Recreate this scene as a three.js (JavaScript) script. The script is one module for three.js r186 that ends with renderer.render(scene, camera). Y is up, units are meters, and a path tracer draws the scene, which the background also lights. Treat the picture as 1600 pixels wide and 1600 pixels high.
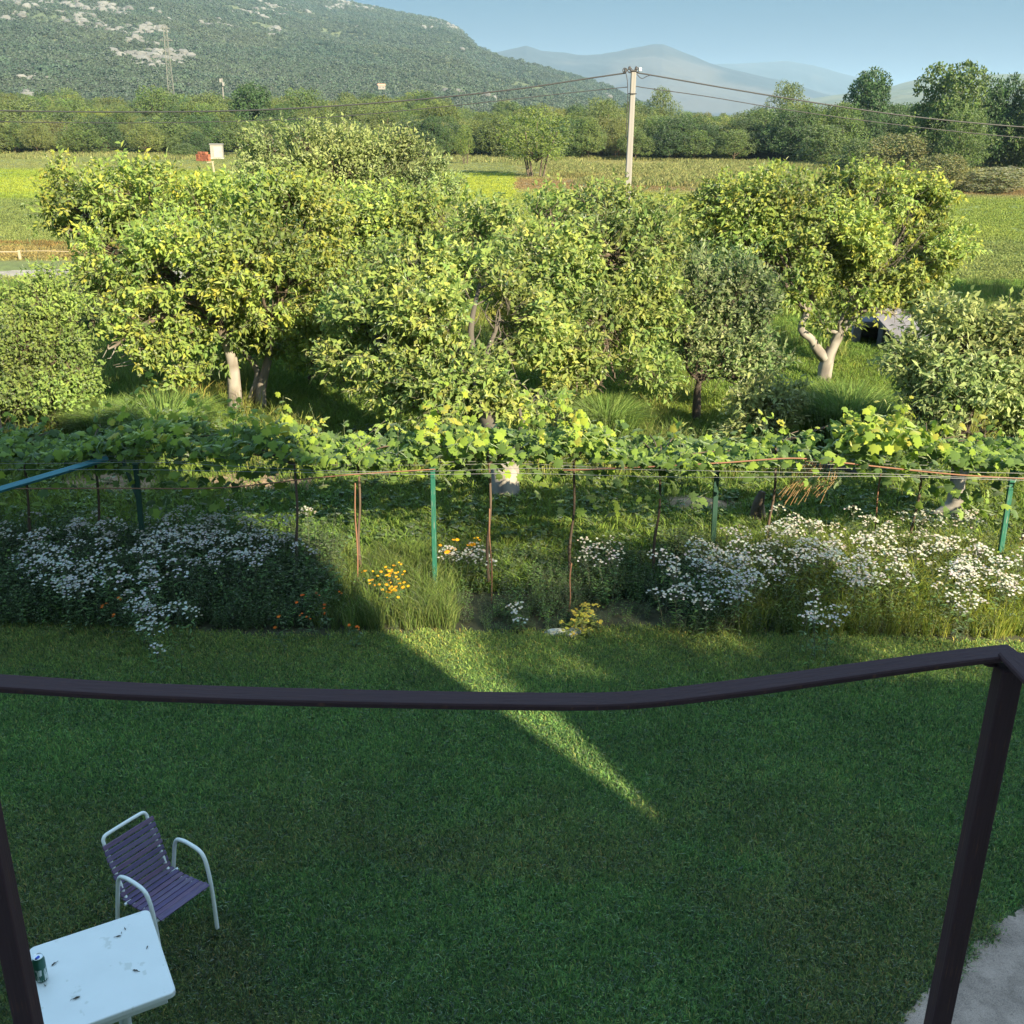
import * as THREE from 'three';
import { RoundedBoxGeometry } from 'three/addons/geometries/RoundedBoxGeometry.js';
import { mergeGeometries } from 'three/addons/utils/BufferGeometryUtils.js';

// ---------------------------------------------------------------- camera, sky, sun, exposure
const EYE = 5.3, PITCH = -20.7 * Math.PI / 180, ROLL = 0.0105, FOC = 1630;
const scene = new THREE.Scene();
const camera = new THREE.PerspectiveCamera(2 * Math.atan(800 / FOC) * 180 / Math.PI, 1, 0.05, 60000);
camera.position.set(0, EYE, 0);
camera.rotation.order = 'YXZ';
camera.rotation.set(PITCH, 0, ROLL);
camera.updateMatrixWorld(true);

const renderer = new THREE.WebGLRenderer({ antialias: true });
renderer.setSize(1024, 1024);
renderer.toneMapping = THREE.LinearToneMapping;
renderer.toneMappingExposure = 3.55;
renderer.shadowMap.enabled = true;
renderer.shadowMap.type = THREE.PCFSoftShadowMap;

const SUN_AZ = 38 * Math.PI / 180, SUN_EL = 27 * Math.PI / 180;
const sunDir = new THREE.Vector3(Math.sin(SUN_AZ) * Math.cos(SUN_EL), Math.sin(SUN_EL), Math.cos(SUN_AZ) * Math.cos(SUN_EL));
const sun = new THREE.DirectionalLight(new THREE.Color().setRGB(1.0, 0.84, 0.56), 5);
sun.name = 'sun';
sun.position.copy(sunDir).multiplyScalar(120);
sun.castShadow = true;
sun.shadow.mapSize.set(4096, 4096);
Object.assign(sun.shadow.camera, { left: -60, right: 60, top: 60, bottom: -60, near: 1, far: 300 });
scene.add(sun);

{ // clear, slightly hazy evening sky: pale at the horizon, deeper and brighter overhead, a soft glow round the sun
  const w = 512, h = 256, data = new Float32Array(w * h * 4), v = new THREE.Vector3();
  const ss = THREE.MathUtils.smoothstep, mix = (a, b, t) => a.map((x, i) => x + (b[i] - x) * t);
  for (let r = 0; r < h; r++) for (let c = 0; c < w; c++) {
    const up = ((r + 0.5) / h - 0.5) * Math.PI, ro = ((c + 0.5) / w - 0.5) * 2 * Math.PI;
    v.set(Math.cos(ro) * Math.cos(up), Math.sin(up), Math.sin(ro) * Math.cos(up));
    const e = Math.max(0, v.y);
    let k = mix([0.045, 0.052, 0.072], [0.034, 0.074, 0.108], ss(e, 0, 0.12));
    k = mix(k, [0.15, 0.25, 0.35], ss(e, 0.1, 0.55));
    const g = Math.max(0, v.dot(sunDir)), glow = 0.5 * Math.pow(g, 6) + 0.9 * Math.pow(g, 40);
    k = [k[0] + glow * 0.5, k[1] + glow * 0.43, k[2] + glow * 0.33];
    if (v.y < 0) k = [0.10, 0.11, 0.08];
    data.set([k[0], k[1], k[2], 1], (r * w + c) * 4);
  }
  const t = new THREE.DataTexture(data, w, h, THREE.RGBAFormat, THREE.FloatType);
  t.mapping = THREE.EquirectangularReflectionMapping;
  t.magFilter = t.minFilter = THREE.LinearFilter;
  t.needsUpdate = true;
  scene.background = t;
  scene.environment = t;
}
scene.fog = new THREE.FogExp2(new THREE.Color().setRGB(0.46, 0.72, 1.0), 0.00012);

// ---------------------------------------------------------------- small helpers
function rng(seed) { let a = seed >>> 0; return () => { a = (a + 0x6d2b79f5) | 0; let t = Math.imul(a ^ (a >>> 15), 1 | a); t = (t + Math.imul(t ^ (t >>> 7), 61 | t)) ^ t; return ((t ^ (t >>> 14)) >>> 0) / 4294967296; }; }
const V = (x, y, z) => new THREE.Vector3(x, y, z);
const lerp = THREE.MathUtils.lerp, clamp = THREE.MathUtils.clamp, sstep = (a, b, x) => (a < b ? THREE.MathUtils.smoothstep(x, a, b) : 1 - THREE.MathUtils.smoothstep(x, b, a));
const RGB = (r, g, b) => new THREE.Color().setRGB(r, g, b);
function hash3(x, y, z) { let h = Math.imul(x, 374761393) + Math.imul(y, 668265263) + Math.imul(z, 1440662683); h = Math.imul(h ^ (h >>> 13), 1274126177); return ((h ^ (h >>> 16)) >>> 0) / 4294967296; }
const fade = (t) => t * t * (3 - 2 * t);
function noise3(x, y, z) {
  const xi = Math.floor(x), yi = Math.floor(y), zi = Math.floor(z), u = fade(x - xi), v = fade(y - yi), w = fade(z - zi);
  const q = (a, b, c) => hash3(xi + a, yi + b, zi + c);
  return lerp(lerp(lerp(q(0, 0, 0), q(1, 0, 0), u), lerp(q(0, 1, 0), q(1, 1, 0), u), v), lerp(lerp(q(0, 0, 1), q(1, 0, 1), u), lerp(q(0, 1, 1), q(1, 1, 1), u), v), w);
}
function fbm(x, y, z, o = 4) { let s = 0, a = 0.5, n = 0; for (let i = 0; i < o; i++) { s += a * noise3(x, y, z); n += a; a *= 0.5; x = x * 2.03 + 7.1; y = y * 2.03 + 3.7; z = z * 2.03 + 1.9; } return s / n; }
function pnoise(x, y, per, seed) { const xi = Math.floor(x), yi = Math.floor(y), u = fade(x - xi), v = fade(y - yi), m = (k) => ((k % per) + per) % per; const q = (a, b) => hash3(m(xi + a), m(yi + b), seed); return lerp(lerp(q(0, 0), q(1, 0), u), lerp(q(0, 1), q(1, 1), u), v); }
function pfbm(u, v, per, o, seed) { let s = 0, a = 0.5, n = 0; for (let i = 0; i < o; i++) { s += a * pnoise(u * per, v * per, per, seed + i); n += a; a *= 0.55; per *= 2; } return s / n; }
const enc = (c) => Math.round(255 * clamp(c <= 0.0031308 ? 12.92 * c : 1.055 * Math.pow(c, 1 / 2.4) - 0.055, 0, 1));
function texture(size, fn, srgb = true) { // fn(u, v) gives linear colour
  const d = new Uint8Array(size * size * 4);
  for (let y = 0; y < size; y++) for (let x = 0; x < size; x++) { const c = fn((x + 0.5) / size, (y + 0.5) / size), o = (y * size + x) * 4; for (let i = 0; i < 3; i++) d[o + i] = srgb ? enc(c[i]) : Math.round(255 * clamp(c[i], 0, 1)); d[o + 3] = 255; }
  const t = new THREE.DataTexture(d, size, size); t.wrapS = t.wrapT = THREE.RepeatWrapping; t.magFilter = THREE.LinearFilter; t.minFilter = THREE.LinearMipmapLinearFilter; t.generateMipmaps = true;
  t.colorSpace = srgb ? THREE.SRGBColorSpace : THREE.NoColorSpace; t.needsUpdate = true; return t;
}
// where the sight line through a point of the photograph (1600 px) meets a height, or a distance ahead
function sight(px, py) { return V((px - 800) / FOC, (800 - py) / FOC, -1).applyQuaternion(camera.quaternion); }
function G(px, py, h = 0) { const r = sight(px, py); return V(0, EYE, 0).addScaledVector(r, (h - EYE) / r.y); }
function D(px, py, d) { const r = sight(px, py); return V(0, EYE, 0).addScaledVector(r, -d / r.z); }
const pxSize = (d) => (d * 0.94 + 1.7) / FOC;   // metres per pixel at that distance

const used = {};
function numbered(n) { const k = used[n] = (used[n] ?? -1) + 1; return k ? n + '_' + String(k).padStart(3, '0') : n; }
function tag(o, label, category, group) { if (label) o.userData.label = label; if (category) o.userData.category = category; if (group) o.userData.group = group; return o; }
function shade(o) { o.castShadow = o.receiveShadow = true; return o; }
function thing(name, label, category, pos, turn = 0, group) { const o = new THREE.Group(); o.name = numbered(name); if (pos) o.position.copy(pos); o.rotation.y = turn; scene.add(o); return tag(o, label, category, group); }
function part(name, geo, mat, parent, label) { const m = shade(new THREE.Mesh(geo, mat)); m.name = name; if (label) m.userData.label = label; parent.add(m); return m; }
function structure(name, geo, mat) { const m = shade(new THREE.Mesh(geo, mat)); m.name = numbered(name); m.userData.kind = 'structure'; scene.add(m); return m; }
function stuffPart(name, geo, mat, parent, label) { const m = part(name, geo, mat, parent, label); m.userData.kind = 'stuff'; return m; }

// a growing mesh: positions, normals, colours
class Bag {
  constructor() { this.p = []; this.n = []; this.c = []; this.i = []; }
  get count() { return this.p.length / 3; }
  vert(p, n, c) { this.p.push(p.x, p.y, p.z); this.n.push(n.x, n.y, n.z); this.c.push(c[0], c[1], c[2]); }
  geometry() {
    const g = new THREE.BufferGeometry();
    g.setAttribute('position', new THREE.BufferAttribute(new Float32Array(this.p), 3));
    g.setAttribute('normal', new THREE.BufferAttribute(new Float32Array(this.n), 3));
    g.setAttribute('color', new THREE.BufferAttribute(new Float32Array(this.c), 3));
    g.setIndex(new THREE.BufferAttribute(new Uint32Array(this.i), 1));
    return g;
  }
}
const _s = V(), _t = V(), _m = V(), _a = V(), _b = V();
// a leaf: two faces folded along the midrib; dir = towards the tip, nor = the upper side
function leaf(bag, p, dir, nor, len, wid, col, fold = 0.25) {
  _s.crossVectors(dir, nor).normalize(); _m.crossVectors(_s, dir).normalize();
  const b = bag.count;
  bag.vert(p, _m, col);
  _t.copy(p).addScaledVector(dir, len).addScaledVector(_m, -len * 0.12); bag.vert(_t, _m, col);
  for (const k of [1, -1]) {
    _t.copy(p).addScaledVector(dir, len * 0.45).addScaledVector(_s, k * wid / 2).addScaledVector(_m, fold * wid * 0.5);
    _a.copy(_m).addScaledVector(_s, -k * fold).normalize(); bag.vert(_t, _a, col);
  }
  bag.i.push(b, b + 2, b + 1, b, b + 1, b + 3);
}
function tube(bag, pts, r0, r1, seg, colFn, rough = 0) { // tapering limb along a smooth curve
  const curve = new THREE.CatmullRomCurve3(pts), n = Math.max(2, (pts.length - 1) * 4), ring = [];
  let ref = V(0.3, 0.1, 1).normalize();
  for (let k = 0; k <= n; k++) {
    const t = k / n, c = curve.getPoint(t), d = curve.getTangent(t), r = lerp(r0, r1, Math.pow(t, 0.8));
    const x = V().crossVectors(d, ref); if (x.lengthSq() < 1e-4) x.crossVectors(d, V(1, 0, 0)); x.normalize();
    const y = V().crossVectors(x, d).normalize(); ref = y.clone().cross(x).negate().lengthSq() ? ref : ref;
    ring.push(bag.count);
    for (let s = 0; s < seg; s++) {
      const a = s / seg * Math.PI * 2, nn = V().addScaledVector(x, Math.cos(a)).addScaledVector(y, Math.sin(a));
      const rr = r * (1 + rough * (0.6 * noise3(c.x * 6 + Math.cos(a) * 1.5, c.y * 5, c.z * 6 + Math.sin(a) * 1.5) + 0.4 * noise3(c.x * 3 + Math.cos(a) * 4, c.y * 9, c.z * 3 + Math.sin(a) * 4) - 0.5) * 2);
      const q = c.clone().addScaledVector(nn, rr);
      bag.vert(q, nn, colFn(q, t));
    }
  }
  for (let k = 0; k < n; k++) for (let s = 0; s < seg; s++) { const a = ring[k] + s, b = ring[k] + (s + 1) % seg, c = ring[k + 1] + s, d = ring[k + 1] + (s + 1) % seg; bag.i.push(a, c, b, b, c, d); }
  const e = bag.count; bag.vert(curve.getPoint(1), curve.getTangent(1), colFn(curve.getPoint(1), 1)); for (let s = 0; s < seg; s++) bag.i.push(ring[n] + s, e, ring[n] + (s + 1) % seg);
}
function pick(R, pal) { const a = pal[Math.floor(R() * pal.length)], j = 0.8 + R() * 0.4; return [1.08 * a[0] * j * (0.94 + R() * 0.12), 1.33 * a[1] * j, a[2] * j]; }
function dirOn(R) { const z = R() * 2 - 1, a = R() * Math.PI * 2, q = Math.sqrt(1 - z * z); return V(q * Math.cos(a), z, q * Math.sin(a)); }

// ---------------------------------------------------------------- materials
const std = (o) => new THREE.MeshStandardMaterial(o);
const leafMat = new THREE.MeshPhysicalMaterial({ vertexColors: true, roughness: 0.96, transmission: 0.5, thickness: 0, side: THREE.DoubleSide, specularIntensity: 0.6 });
const grassMat = new THREE.MeshPhysicalMaterial({ vertexColors: true, roughness: 0.96, transmission: 0.45, thickness: 0, side: THREE.DoubleSide, specularIntensity: 0.4 });
const petalMat = new THREE.MeshPhysicalMaterial({ vertexColors: true, roughness: 0.97, transmission: 0.3, thickness: 0, side: THREE.DoubleSide, specularIntensity: 0.3 });
const barkBump = texture(256, (u, v) => { const k = pfbm(u, v * 0.5, 16, 4, 5); return [k, k, k]; }, false);
const barkMat = std({ vertexColors: true, roughness: 0.95 });
// ---------------------------------------------------------------- ground, fields, lawn, paths
const grainTex = texture(512, (u, v) => { const k = 0.62 + 0.55 * (pfbm(u, v, 8, 6, 11) - 0.5) + 0.5 * (pnoise(u * 128, v * 128, 128, 9) - 0.5); return [k, k, k * 0.95]; });
function fieldColour(x, z) { // base colour of the open ground
  const d = -z + 6 * (fbm(x * 0.02, 0, z * 0.02, 3) - 0.5), n = fbm(x * 0.06, 3.3, z * 0.06, 4), m = fbm(x * 0.9, 1.1, z * 0.9, 3);
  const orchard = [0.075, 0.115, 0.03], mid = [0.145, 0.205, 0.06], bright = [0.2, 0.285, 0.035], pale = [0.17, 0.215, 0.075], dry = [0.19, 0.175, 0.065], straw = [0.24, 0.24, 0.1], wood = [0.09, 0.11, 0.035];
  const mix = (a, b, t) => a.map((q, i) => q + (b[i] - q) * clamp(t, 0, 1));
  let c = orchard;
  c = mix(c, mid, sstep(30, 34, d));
  c = mix(c, dry, sstep(41, 43, d) * (1 - sstep(46, 49, d)) * (x < -8 ? 1 : 0) * sstep(0.35, 0.6, n));
  c = mix(c, mid, sstep(46, 49, d));
  if (x < 0) { c = mix(c, bright, sstep(70, 74, d) * (1 - sstep(108, 116, d))); c = mix(c, pale, sstep(108, 116, d)); }
  else { c = mix(c, bright, 0.5 * sstep(50, 58, d)); c = mix(c, mix(straw, mid, 0.5), sstep(80, 86, d)); c = mix(c, [0.17, 0.13, 0.065], 0.8 * sstep(84, 88, d) * (1 - sstep(98, 104, d)) * sstep(0.42, 0.52, n)); c = mix(c, mix(straw, pale, 0.5), sstep(104, 112, d)); }
  c = mix(c, wood, sstep(150, 190, d));
  c = mix(c, [0.08, 0.1, 0.04], sstep(400, 900, d));
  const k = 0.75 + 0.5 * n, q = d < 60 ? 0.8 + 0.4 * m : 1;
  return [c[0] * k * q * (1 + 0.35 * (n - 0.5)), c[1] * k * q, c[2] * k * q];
}
{
  const rad = [0.01]; while (rad[rad.length - 1] < 14000) rad.push(Math.max(rad[rad.length - 1] * 1.022, rad[rad.length - 1] + 0.25));
  const ang = []; for (let a = -55; a <= 55; a += 0.35) ang.push(a); for (let a = 60; a < 305; a += 6) ang.push(a); ang.push(305);
  const p = [], c = [], uv = [], idx = [], w = ang.length;
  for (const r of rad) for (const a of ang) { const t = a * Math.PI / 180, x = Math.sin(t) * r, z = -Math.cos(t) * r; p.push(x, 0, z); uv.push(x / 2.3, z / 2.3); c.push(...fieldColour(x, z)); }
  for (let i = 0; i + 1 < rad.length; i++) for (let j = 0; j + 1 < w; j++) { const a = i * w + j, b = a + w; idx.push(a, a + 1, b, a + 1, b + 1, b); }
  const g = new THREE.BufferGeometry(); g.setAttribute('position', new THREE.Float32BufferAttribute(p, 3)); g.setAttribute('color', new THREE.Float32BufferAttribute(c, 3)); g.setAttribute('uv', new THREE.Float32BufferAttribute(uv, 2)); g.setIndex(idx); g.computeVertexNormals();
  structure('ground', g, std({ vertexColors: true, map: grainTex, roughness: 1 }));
}
function sheet(x0, x1, z0, z1, y, nx, nz, edge, scale) { // flat patch whose outline is given by edge(u, v) -> [x, z]
  const p = [], uv = [], idx = [];
  for (let j = 0; j <= nz; j++) for (let i = 0; i <= nx; i++) { const [x, z] = edge(lerp(x0, x1, i / nx), lerp(z0, z1, j / nz), i / nx, j / nz); p.push(x, y, z); uv.push(x / scale, z / scale); }
  for (let j = 0; j < nz; j++) for (let i = 0; i < nx; i++) { const a = j * (nx + 1) + i, b = a + nx + 1; idx.push(a, a + 1, b, a + 1, b + 1, b); }
  const g = new THREE.BufferGeometry(); g.setAttribute('position', new THREE.Float32BufferAttribute(p, 3)); g.setAttribute('uv', new THREE.Float32BufferAttribute(uv, 2)); g.setIndex(idx); g.computeVertexNormals();
  if (g.attributes.normal.getY(0) < 0) { const a = g.index.array; for (let k = 0; k < a.length; k += 3) [a[k], a[k + 1]] = [a[k + 1], a[k]]; g.computeVertexNormals(); }
  return g;
}
const lawnEdge = (x) => -10.15 - 0.12 * Math.sin(x * 0.9) - 0.3 * (fbm(x * 0.7, 2, 5, 3) - 0.5);
const lawnTex = texture(1024, (u, v) => { const a = pfbm(u, v, 6, 5, 3), b = pnoise(u * 256, v * 256, 256, 4), c = pfbm(u, v, 48, 3, 21); const k = 0.5 + 0.5 * a + 0.5 * (b - 0.5) + 0.4 * (c - 0.5); const br = sstep(0.55, 0.75, pfbm(u, v, 5, 4, 33)); return [lerp(0.09, 0.16, br) * k, lerp(0.17, 0.16, br) * k, lerp(0.06, 0.065, br) * k]; });
structure('lawn', sheet(-15, 17, 2.2, -10.2, 0.008, 64, 30, (x, z, u, v) => [x, v === 1 ? lawnEdge(x) : z], 3.1), std({ map: lawnTex, roughness: 1 }));
const soilTex = texture(512, (u, v) => { const k = 0.5 + 0.9 * (pfbm(u, v, 10, 6, 41) - 0.2); return [0.05 * k, 0.055 * k, 0.028 * k]; });
structure('flower_bed_soil', sheet(-15, 17, -10.1, -11.9, 0.004, 80, 6, (x, z, u, v) => [x, v === 1 ? -11.9 - 0.5 * (fbm(x * 0.6, 8, 1, 3) - 0.5) : z], 1.3), std({ map: soilTex, roughness: 1 }));

{ // concrete path in the lower right corner: a cast slab with a ragged edge
  const pts = [[1640, 1395], [1585, 1432], [1545, 1458], [1512, 1490], [1480, 1530], [1440, 1562], [1408, 1600], [1370, 1640], [1500, 2100], [2300, 2100], [2300, 1330], [1720, 1350]].map(([a, b]) => G(a, b));
  const s = new THREE.Shape(); const dense = [];
  pts.forEach((p, i) => { const q = pts[(i + 1) % pts.length], n = i < 7 ? 10 : 3; for (let k = 0; k < n; k++) { const t = k / n, e = i < 8 ? 0.05 : 0; dense.push(new THREE.Vector2(lerp(p.x, q.x, t) + e * (noise3(i * 9 + k, 1, 7) - 0.5), -lerp(p.z, q.z, t) + e * (noise3(i * 9 + k, 5, 2) - 0.5))); } });
  s.setFromPoints(dense);
  const g = new THREE.ExtrudeGeometry(s, { depth: 0.035, bevelEnabled: true, bevelSize: 0.004, bevelThickness: 0.004, bevelSegments: 1 }); g.rotateX(-Math.PI / 2); g.translate(0, -0.012, 0);
  const ct = texture(1024, (u, v) => { const a = pfbm(u, v, 5, 6, 51), b = pnoise(u * 300, v * 300, 300, 52), st = sstep(0.5, 0.68, pfbm(u, v, 9, 5, 57)), sp = pnoise(u * 90, v * 90, 90, 59) > 0.86 ? 0.75 : 1; const k = (0.6 + 0.6 * (a - 0.5) + 0.35 * (b - 0.5)) * sp * lerp(1, 0.8, st); return [0.55 * k, 0.41 * k, 0.345 * k]; });
  const cb = texture(512, (u, v) => { const k = pfbm(u, v, 32, 4, 61); return [k, k, k]; }, false);
  structure('concrete_path', g, std({ map: ct, roughness: 0.95, bumpMap: cb, bumpScale: 0.006 }));
}
{ // gravel track crossing behind the orchard
  const mid = [[-260, 440], [0, 431], [130, 428], [420, 438], [800, 452], [1150, 470], [1330, 500], [1400, 535], [1480, 565], [1700, 590]].map(([a, b]) => G(a, b));
  const curve = new THREE.CatmullRomCurve3(mid), p = [], uv = [], idx = [], N = 140;
  for (let k = 0; k <= N; k++) { const c = curve.getPoint(k / N), t = curve.getTangent(k / N), n = V(-t.z, 0, t.x).normalize(); for (let j = 0; j <= 4; j++) { const o = (j / 4 - 0.5) * 2.3 + (j % 4 ? 0 : 0.25 * (noise3(k * 0.7, j, 3) - 0.5)); p.push(c.x + n.x * o, 0.02 + 0.02 * Math.sin(j / 4 * Math.PI), c.z + n.z * o); uv.push((c.x + n.x * o) / 2, (c.z + n.z * o) / 2); } }
  for (let k = 0; k < N; k++) for (let j = 0; j < 4; j++) { const a = k * 5 + j, b = a + 5; idx.push(a, a + 1, b, a + 1, b + 1, b); }
  const g = new THREE.BufferGeometry(); g.setAttribute('position', new THREE.Float32BufferAttribute(p, 3)); g.setAttribute('uv', new THREE.Float32BufferAttribute(uv, 2)); g.setIndex(idx); g.computeVertexNormals(); if (g.attributes.normal.getY(8) < 0) { const a = g.index.array; for (let k = 0; k < a.length; k += 3) [a[k], a[k + 1]] = [a[k + 1], a[k]]; g.computeVertexNormals(); }
  const gt = texture(512, (u, v) => { const k = 0.6 + 0.5 * (pfbm(u, v, 8, 4, 71) - 0.5) + 0.7 * (pnoise(u * 120, v * 120, 120, 72) - 0.5); return [0.4 * k, 0.38 * k, 0.34 * k]; });
  structure('gravel_track', g, std({ map: gt, roughness: 1 }));
}
{ // patches of bare sandy earth under the orchard
  const et = texture(512, (u, v) => { const k = 0.65 + 0.8 * (pfbm(u, v, 9, 6, 81) - 0.5) + 0.3 * (pnoise(u * 140, v * 140, 140, 82) - 0.5); return [0.36 * k, 0.25 * k, 0.16 * k]; });
  const em = std({ map: et, roughness: 1 });
  [[1092, 792, 0.75, 0.55, 0.13], [405, 757, 1.3, 0.5, 0.05], [180, 757, 1.6, 0.45, 0.04], [60, 668, 1.0, 0.7, 0.06], [1420, 752, 0.9, 0.5, 0.05], [640, 938, 0.34, 0.34, 0.06], [385, 800, 0.45, 0.3, 0.08]].forEach(([a, b, rx, rz, h], q) => {
    const c = G(a, b), p = [], uv = [], idx = [], R = 9, S = 28;
    for (let i = 0; i <= R; i++) for (let j = 0; j < S; j++) { const t = i / R, an = j / S * Math.PI * 2, w = 0.8 + 0.4 * noise3(Math.cos(an) * 1.6 + q * 5, Math.sin(an) * 1.6, 2), x = c.x + Math.cos(an) * rx * t * w, z = c.z + Math.sin(an) * rz * t * w; p.push(x, 0.012 + h * Math.pow(1 - t, 1.3) * (0.6 + 0.8 * noise3(x * 4, 1, z * 4)), z); uv.push(x / 0.9, z / 0.9); }
    for (let i = 0; i < R; i++) for (let j = 0; j < S; j++) { const a1 = i * S + j, b1 = i * S + (j + 1) % S; idx.push(a1, b1, a1 + S, b1, b1 + S, a1 + S); }
    const g = new THREE.BufferGeometry(); g.setAttribute('position', new THREE.Float32BufferAttribute(p, 3)); g.setAttribute('uv', new THREE.Float32BufferAttribute(uv, 2)); g.setIndex(idx); g.computeVertexNormals(); if (g.attributes.normal.getY(S * 4) < 0) { const k = g.index.array; for (let i = 0; i < k.length; i += 3) [k[i], k[i + 1]] = [k[i + 1], k[i]]; g.computeVertexNormals(); }
    structure('bare_earth', g, em);
  });
}

// ---------------------------------------------------------------- mountains
function skyline(list) { return (px) => { if (px <= list[0][0]) return list[0][1]; for (let i = 1; i < list.length; i++) if (px <= list[i][0]) { const [a, b] = list[i - 1], [c, d] = list[i]; return lerp(b, d, (px - a) / (c - a)); } return list[list.length - 1][1]; }; }
function massif(name, line, px0, px1, r0, r1, nA, nR, rough, colour, back = 0.3) { // r0: foot, r1: ridge (may depend on where along it)
  const p = [], c = [], idx = [], at = [];
  for (let i = 0; i <= nA; i++) {
    const px = lerp(px0, px1, i / nA), top = D(px, line(px), r1), dir = V(top.x, 0, top.z), far = dir.length(); dir.normalize();
    const hTop = Math.max(2, top.y);
    for (let j = 0; j <= nR; j++) {
      const t = j / nR * (1 + back), r = lerp(r0, far, t), x = dir.x * r, z = dir.z * r;
      const s = t <= 1 ? Math.pow(t, 1.12) * (0.75 + 0.25 * t) : Math.cos((t - 1) * 1.6);
      const k = t <= 1 ? Math.sin(Math.min(1, t) * Math.PI * 0.5) : 1, lim = t <= 1 ? 1 - 0.75 * Math.pow(t, 6) : 0.25;
      const n = fbm(x / (rough * 5), 0.5, z / (rough * 5), 5) - 0.5, rg = Math.abs(fbm(x / (rough * 2.2), 9, z / (rough * 2.2), 4) - 0.5) * 2;
      const y = hTop * s + rough * k * lim * (n * 1.1 - rg * 0.35) - (t === 0 ? 4 : 0);
      p.push(x, y, z); at.push([x, y, z, t, px]);
    }
  }
  const w = nR + 1;
  for (let i = 0; i < nA; i++) for (let j = 0; j < nR; j++) { const a = i * w + j, b = a + w; idx.push(a, b, a + 1, b, b + 1, a + 1); }
  const g = new THREE.BufferGeometry(); g.setAttribute('position', new THREE.Float32BufferAttribute(p, 3)); g.setIndex(idx); g.computeVertexNormals();
  if (g.attributes.normal.getY(w + 3) < 0) { const k = g.index.array; for (let i = 0; i < k.length; i += 3) [k[i], k[i + 1]] = [k[i + 1], k[i]]; g.computeVertexNormals(); }
  at.forEach((q, i) => c.push(...colour(q, g.attributes.normal.getY(i)))); g.setAttribute('color', new THREE.Float32BufferAttribute(c, 3));
  const m = structure(name, g, std({ vertexColors: true, roughness: 1 }));
  return { m, at };
}
const nearLine = skyline([[-500, -190], [0, -140], [300, -75], [430, -30], [530, 1], [580, 10], [640, 22], [672, 28], [692, 32], [712, 41], [745, 71], [800, 93], [880, 115], [925, 127], [962, 143], [1000, 160], [1060, 175], [1140, 190]]);
const inv = camera.quaternion.clone().invert(), onPhoto = (x, y, z) => { const r = V(x, y - EYE, z).applyQuaternion(inv); return [800 - FOC * r.x / r.z, 800 + FOC * r.y / r.z]; };
const rockZones = [[140, 28, 90, 22, 1], [225, 40, 60, 30, 0.75], [60, 6, 70, 14, 1], [245, 92, 50, 14, 1.1], [205, 90, 14, 12, 1.2], [330, 45, 60, 25, 0.5], [430, 48, 22, 6, 1.2], [20, 70, 30, 10, 0.5], [700, 40, 36, 9, 1], [545, 8, 40, 10, 0.9], [395, 20, 60, 16, 0.4], [20, 30, 60, 18, 0.6]];
const rockAmount = ([x, y, z]) => { // limestone shows through the scrub in patches
  const [u, v] = onPhoto(x, y, z), a = fbm(x / 130, y / 90, z / 130, 4), b = fbm(x / 20, y / 14, z / 20, 3); let k = 0;
  for (const [cx, cy, rx, ry, w] of rockZones) k = Math.max(k, w * Math.exp(-(((u - cx) / rx) ** 2) - ((v - cy) / ry) ** 2));
  return clamp(sstep(0.5, 0.68, a * 0.3 + b * 0.5 + k * 0.27), 0, 1);
};
const near = massif('mountain', nearLine, -420, 1140, 420, 2000, 560, 240, 60, (q) => {
  const k = rockAmount(q), n = fbm(q[0] / 70, 4, q[2] / 70, 4), a = [lerp(0.055, 0.1, n), lerp(0.085, 0.115, n), lerp(0.04, 0.055, n)], v = 0.75 + 0.5 * noise3(q[0] / 9, q[1] / 9, q[2] / 9);
  return [lerp(a[0], 0.12 * v, k), lerp(a[1], 0.125 * v, k), lerp(a[2], 0.115 * v, k)];
});
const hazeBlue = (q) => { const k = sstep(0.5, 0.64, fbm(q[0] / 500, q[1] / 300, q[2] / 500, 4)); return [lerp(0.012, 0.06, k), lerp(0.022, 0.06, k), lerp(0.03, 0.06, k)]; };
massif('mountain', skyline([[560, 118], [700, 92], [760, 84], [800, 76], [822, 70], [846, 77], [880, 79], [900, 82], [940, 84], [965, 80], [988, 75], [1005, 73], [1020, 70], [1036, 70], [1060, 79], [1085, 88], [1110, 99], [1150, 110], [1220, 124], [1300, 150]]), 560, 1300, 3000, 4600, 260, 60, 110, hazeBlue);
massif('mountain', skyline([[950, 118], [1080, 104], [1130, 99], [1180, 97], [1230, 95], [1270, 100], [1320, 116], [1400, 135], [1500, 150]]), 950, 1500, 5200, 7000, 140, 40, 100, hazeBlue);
massif('hill', skyline([[1230, 160], [1300, 148], [1380, 139], [1405, 130], [1440, 121], [1490, 118], [1540, 115], [1600, 113], [1800, 100], [2100, 110]]), 1230, 2100, 1500, 3600, 200, 70, 70, (q) => { const n = fbm(q[0] / 90, 1, q[2] / 90, 4); return [lerp(0.05, 0.13, n), lerp(0.075, 0.13, n), lerp(0.035, 0.07, n)]; });
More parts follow.
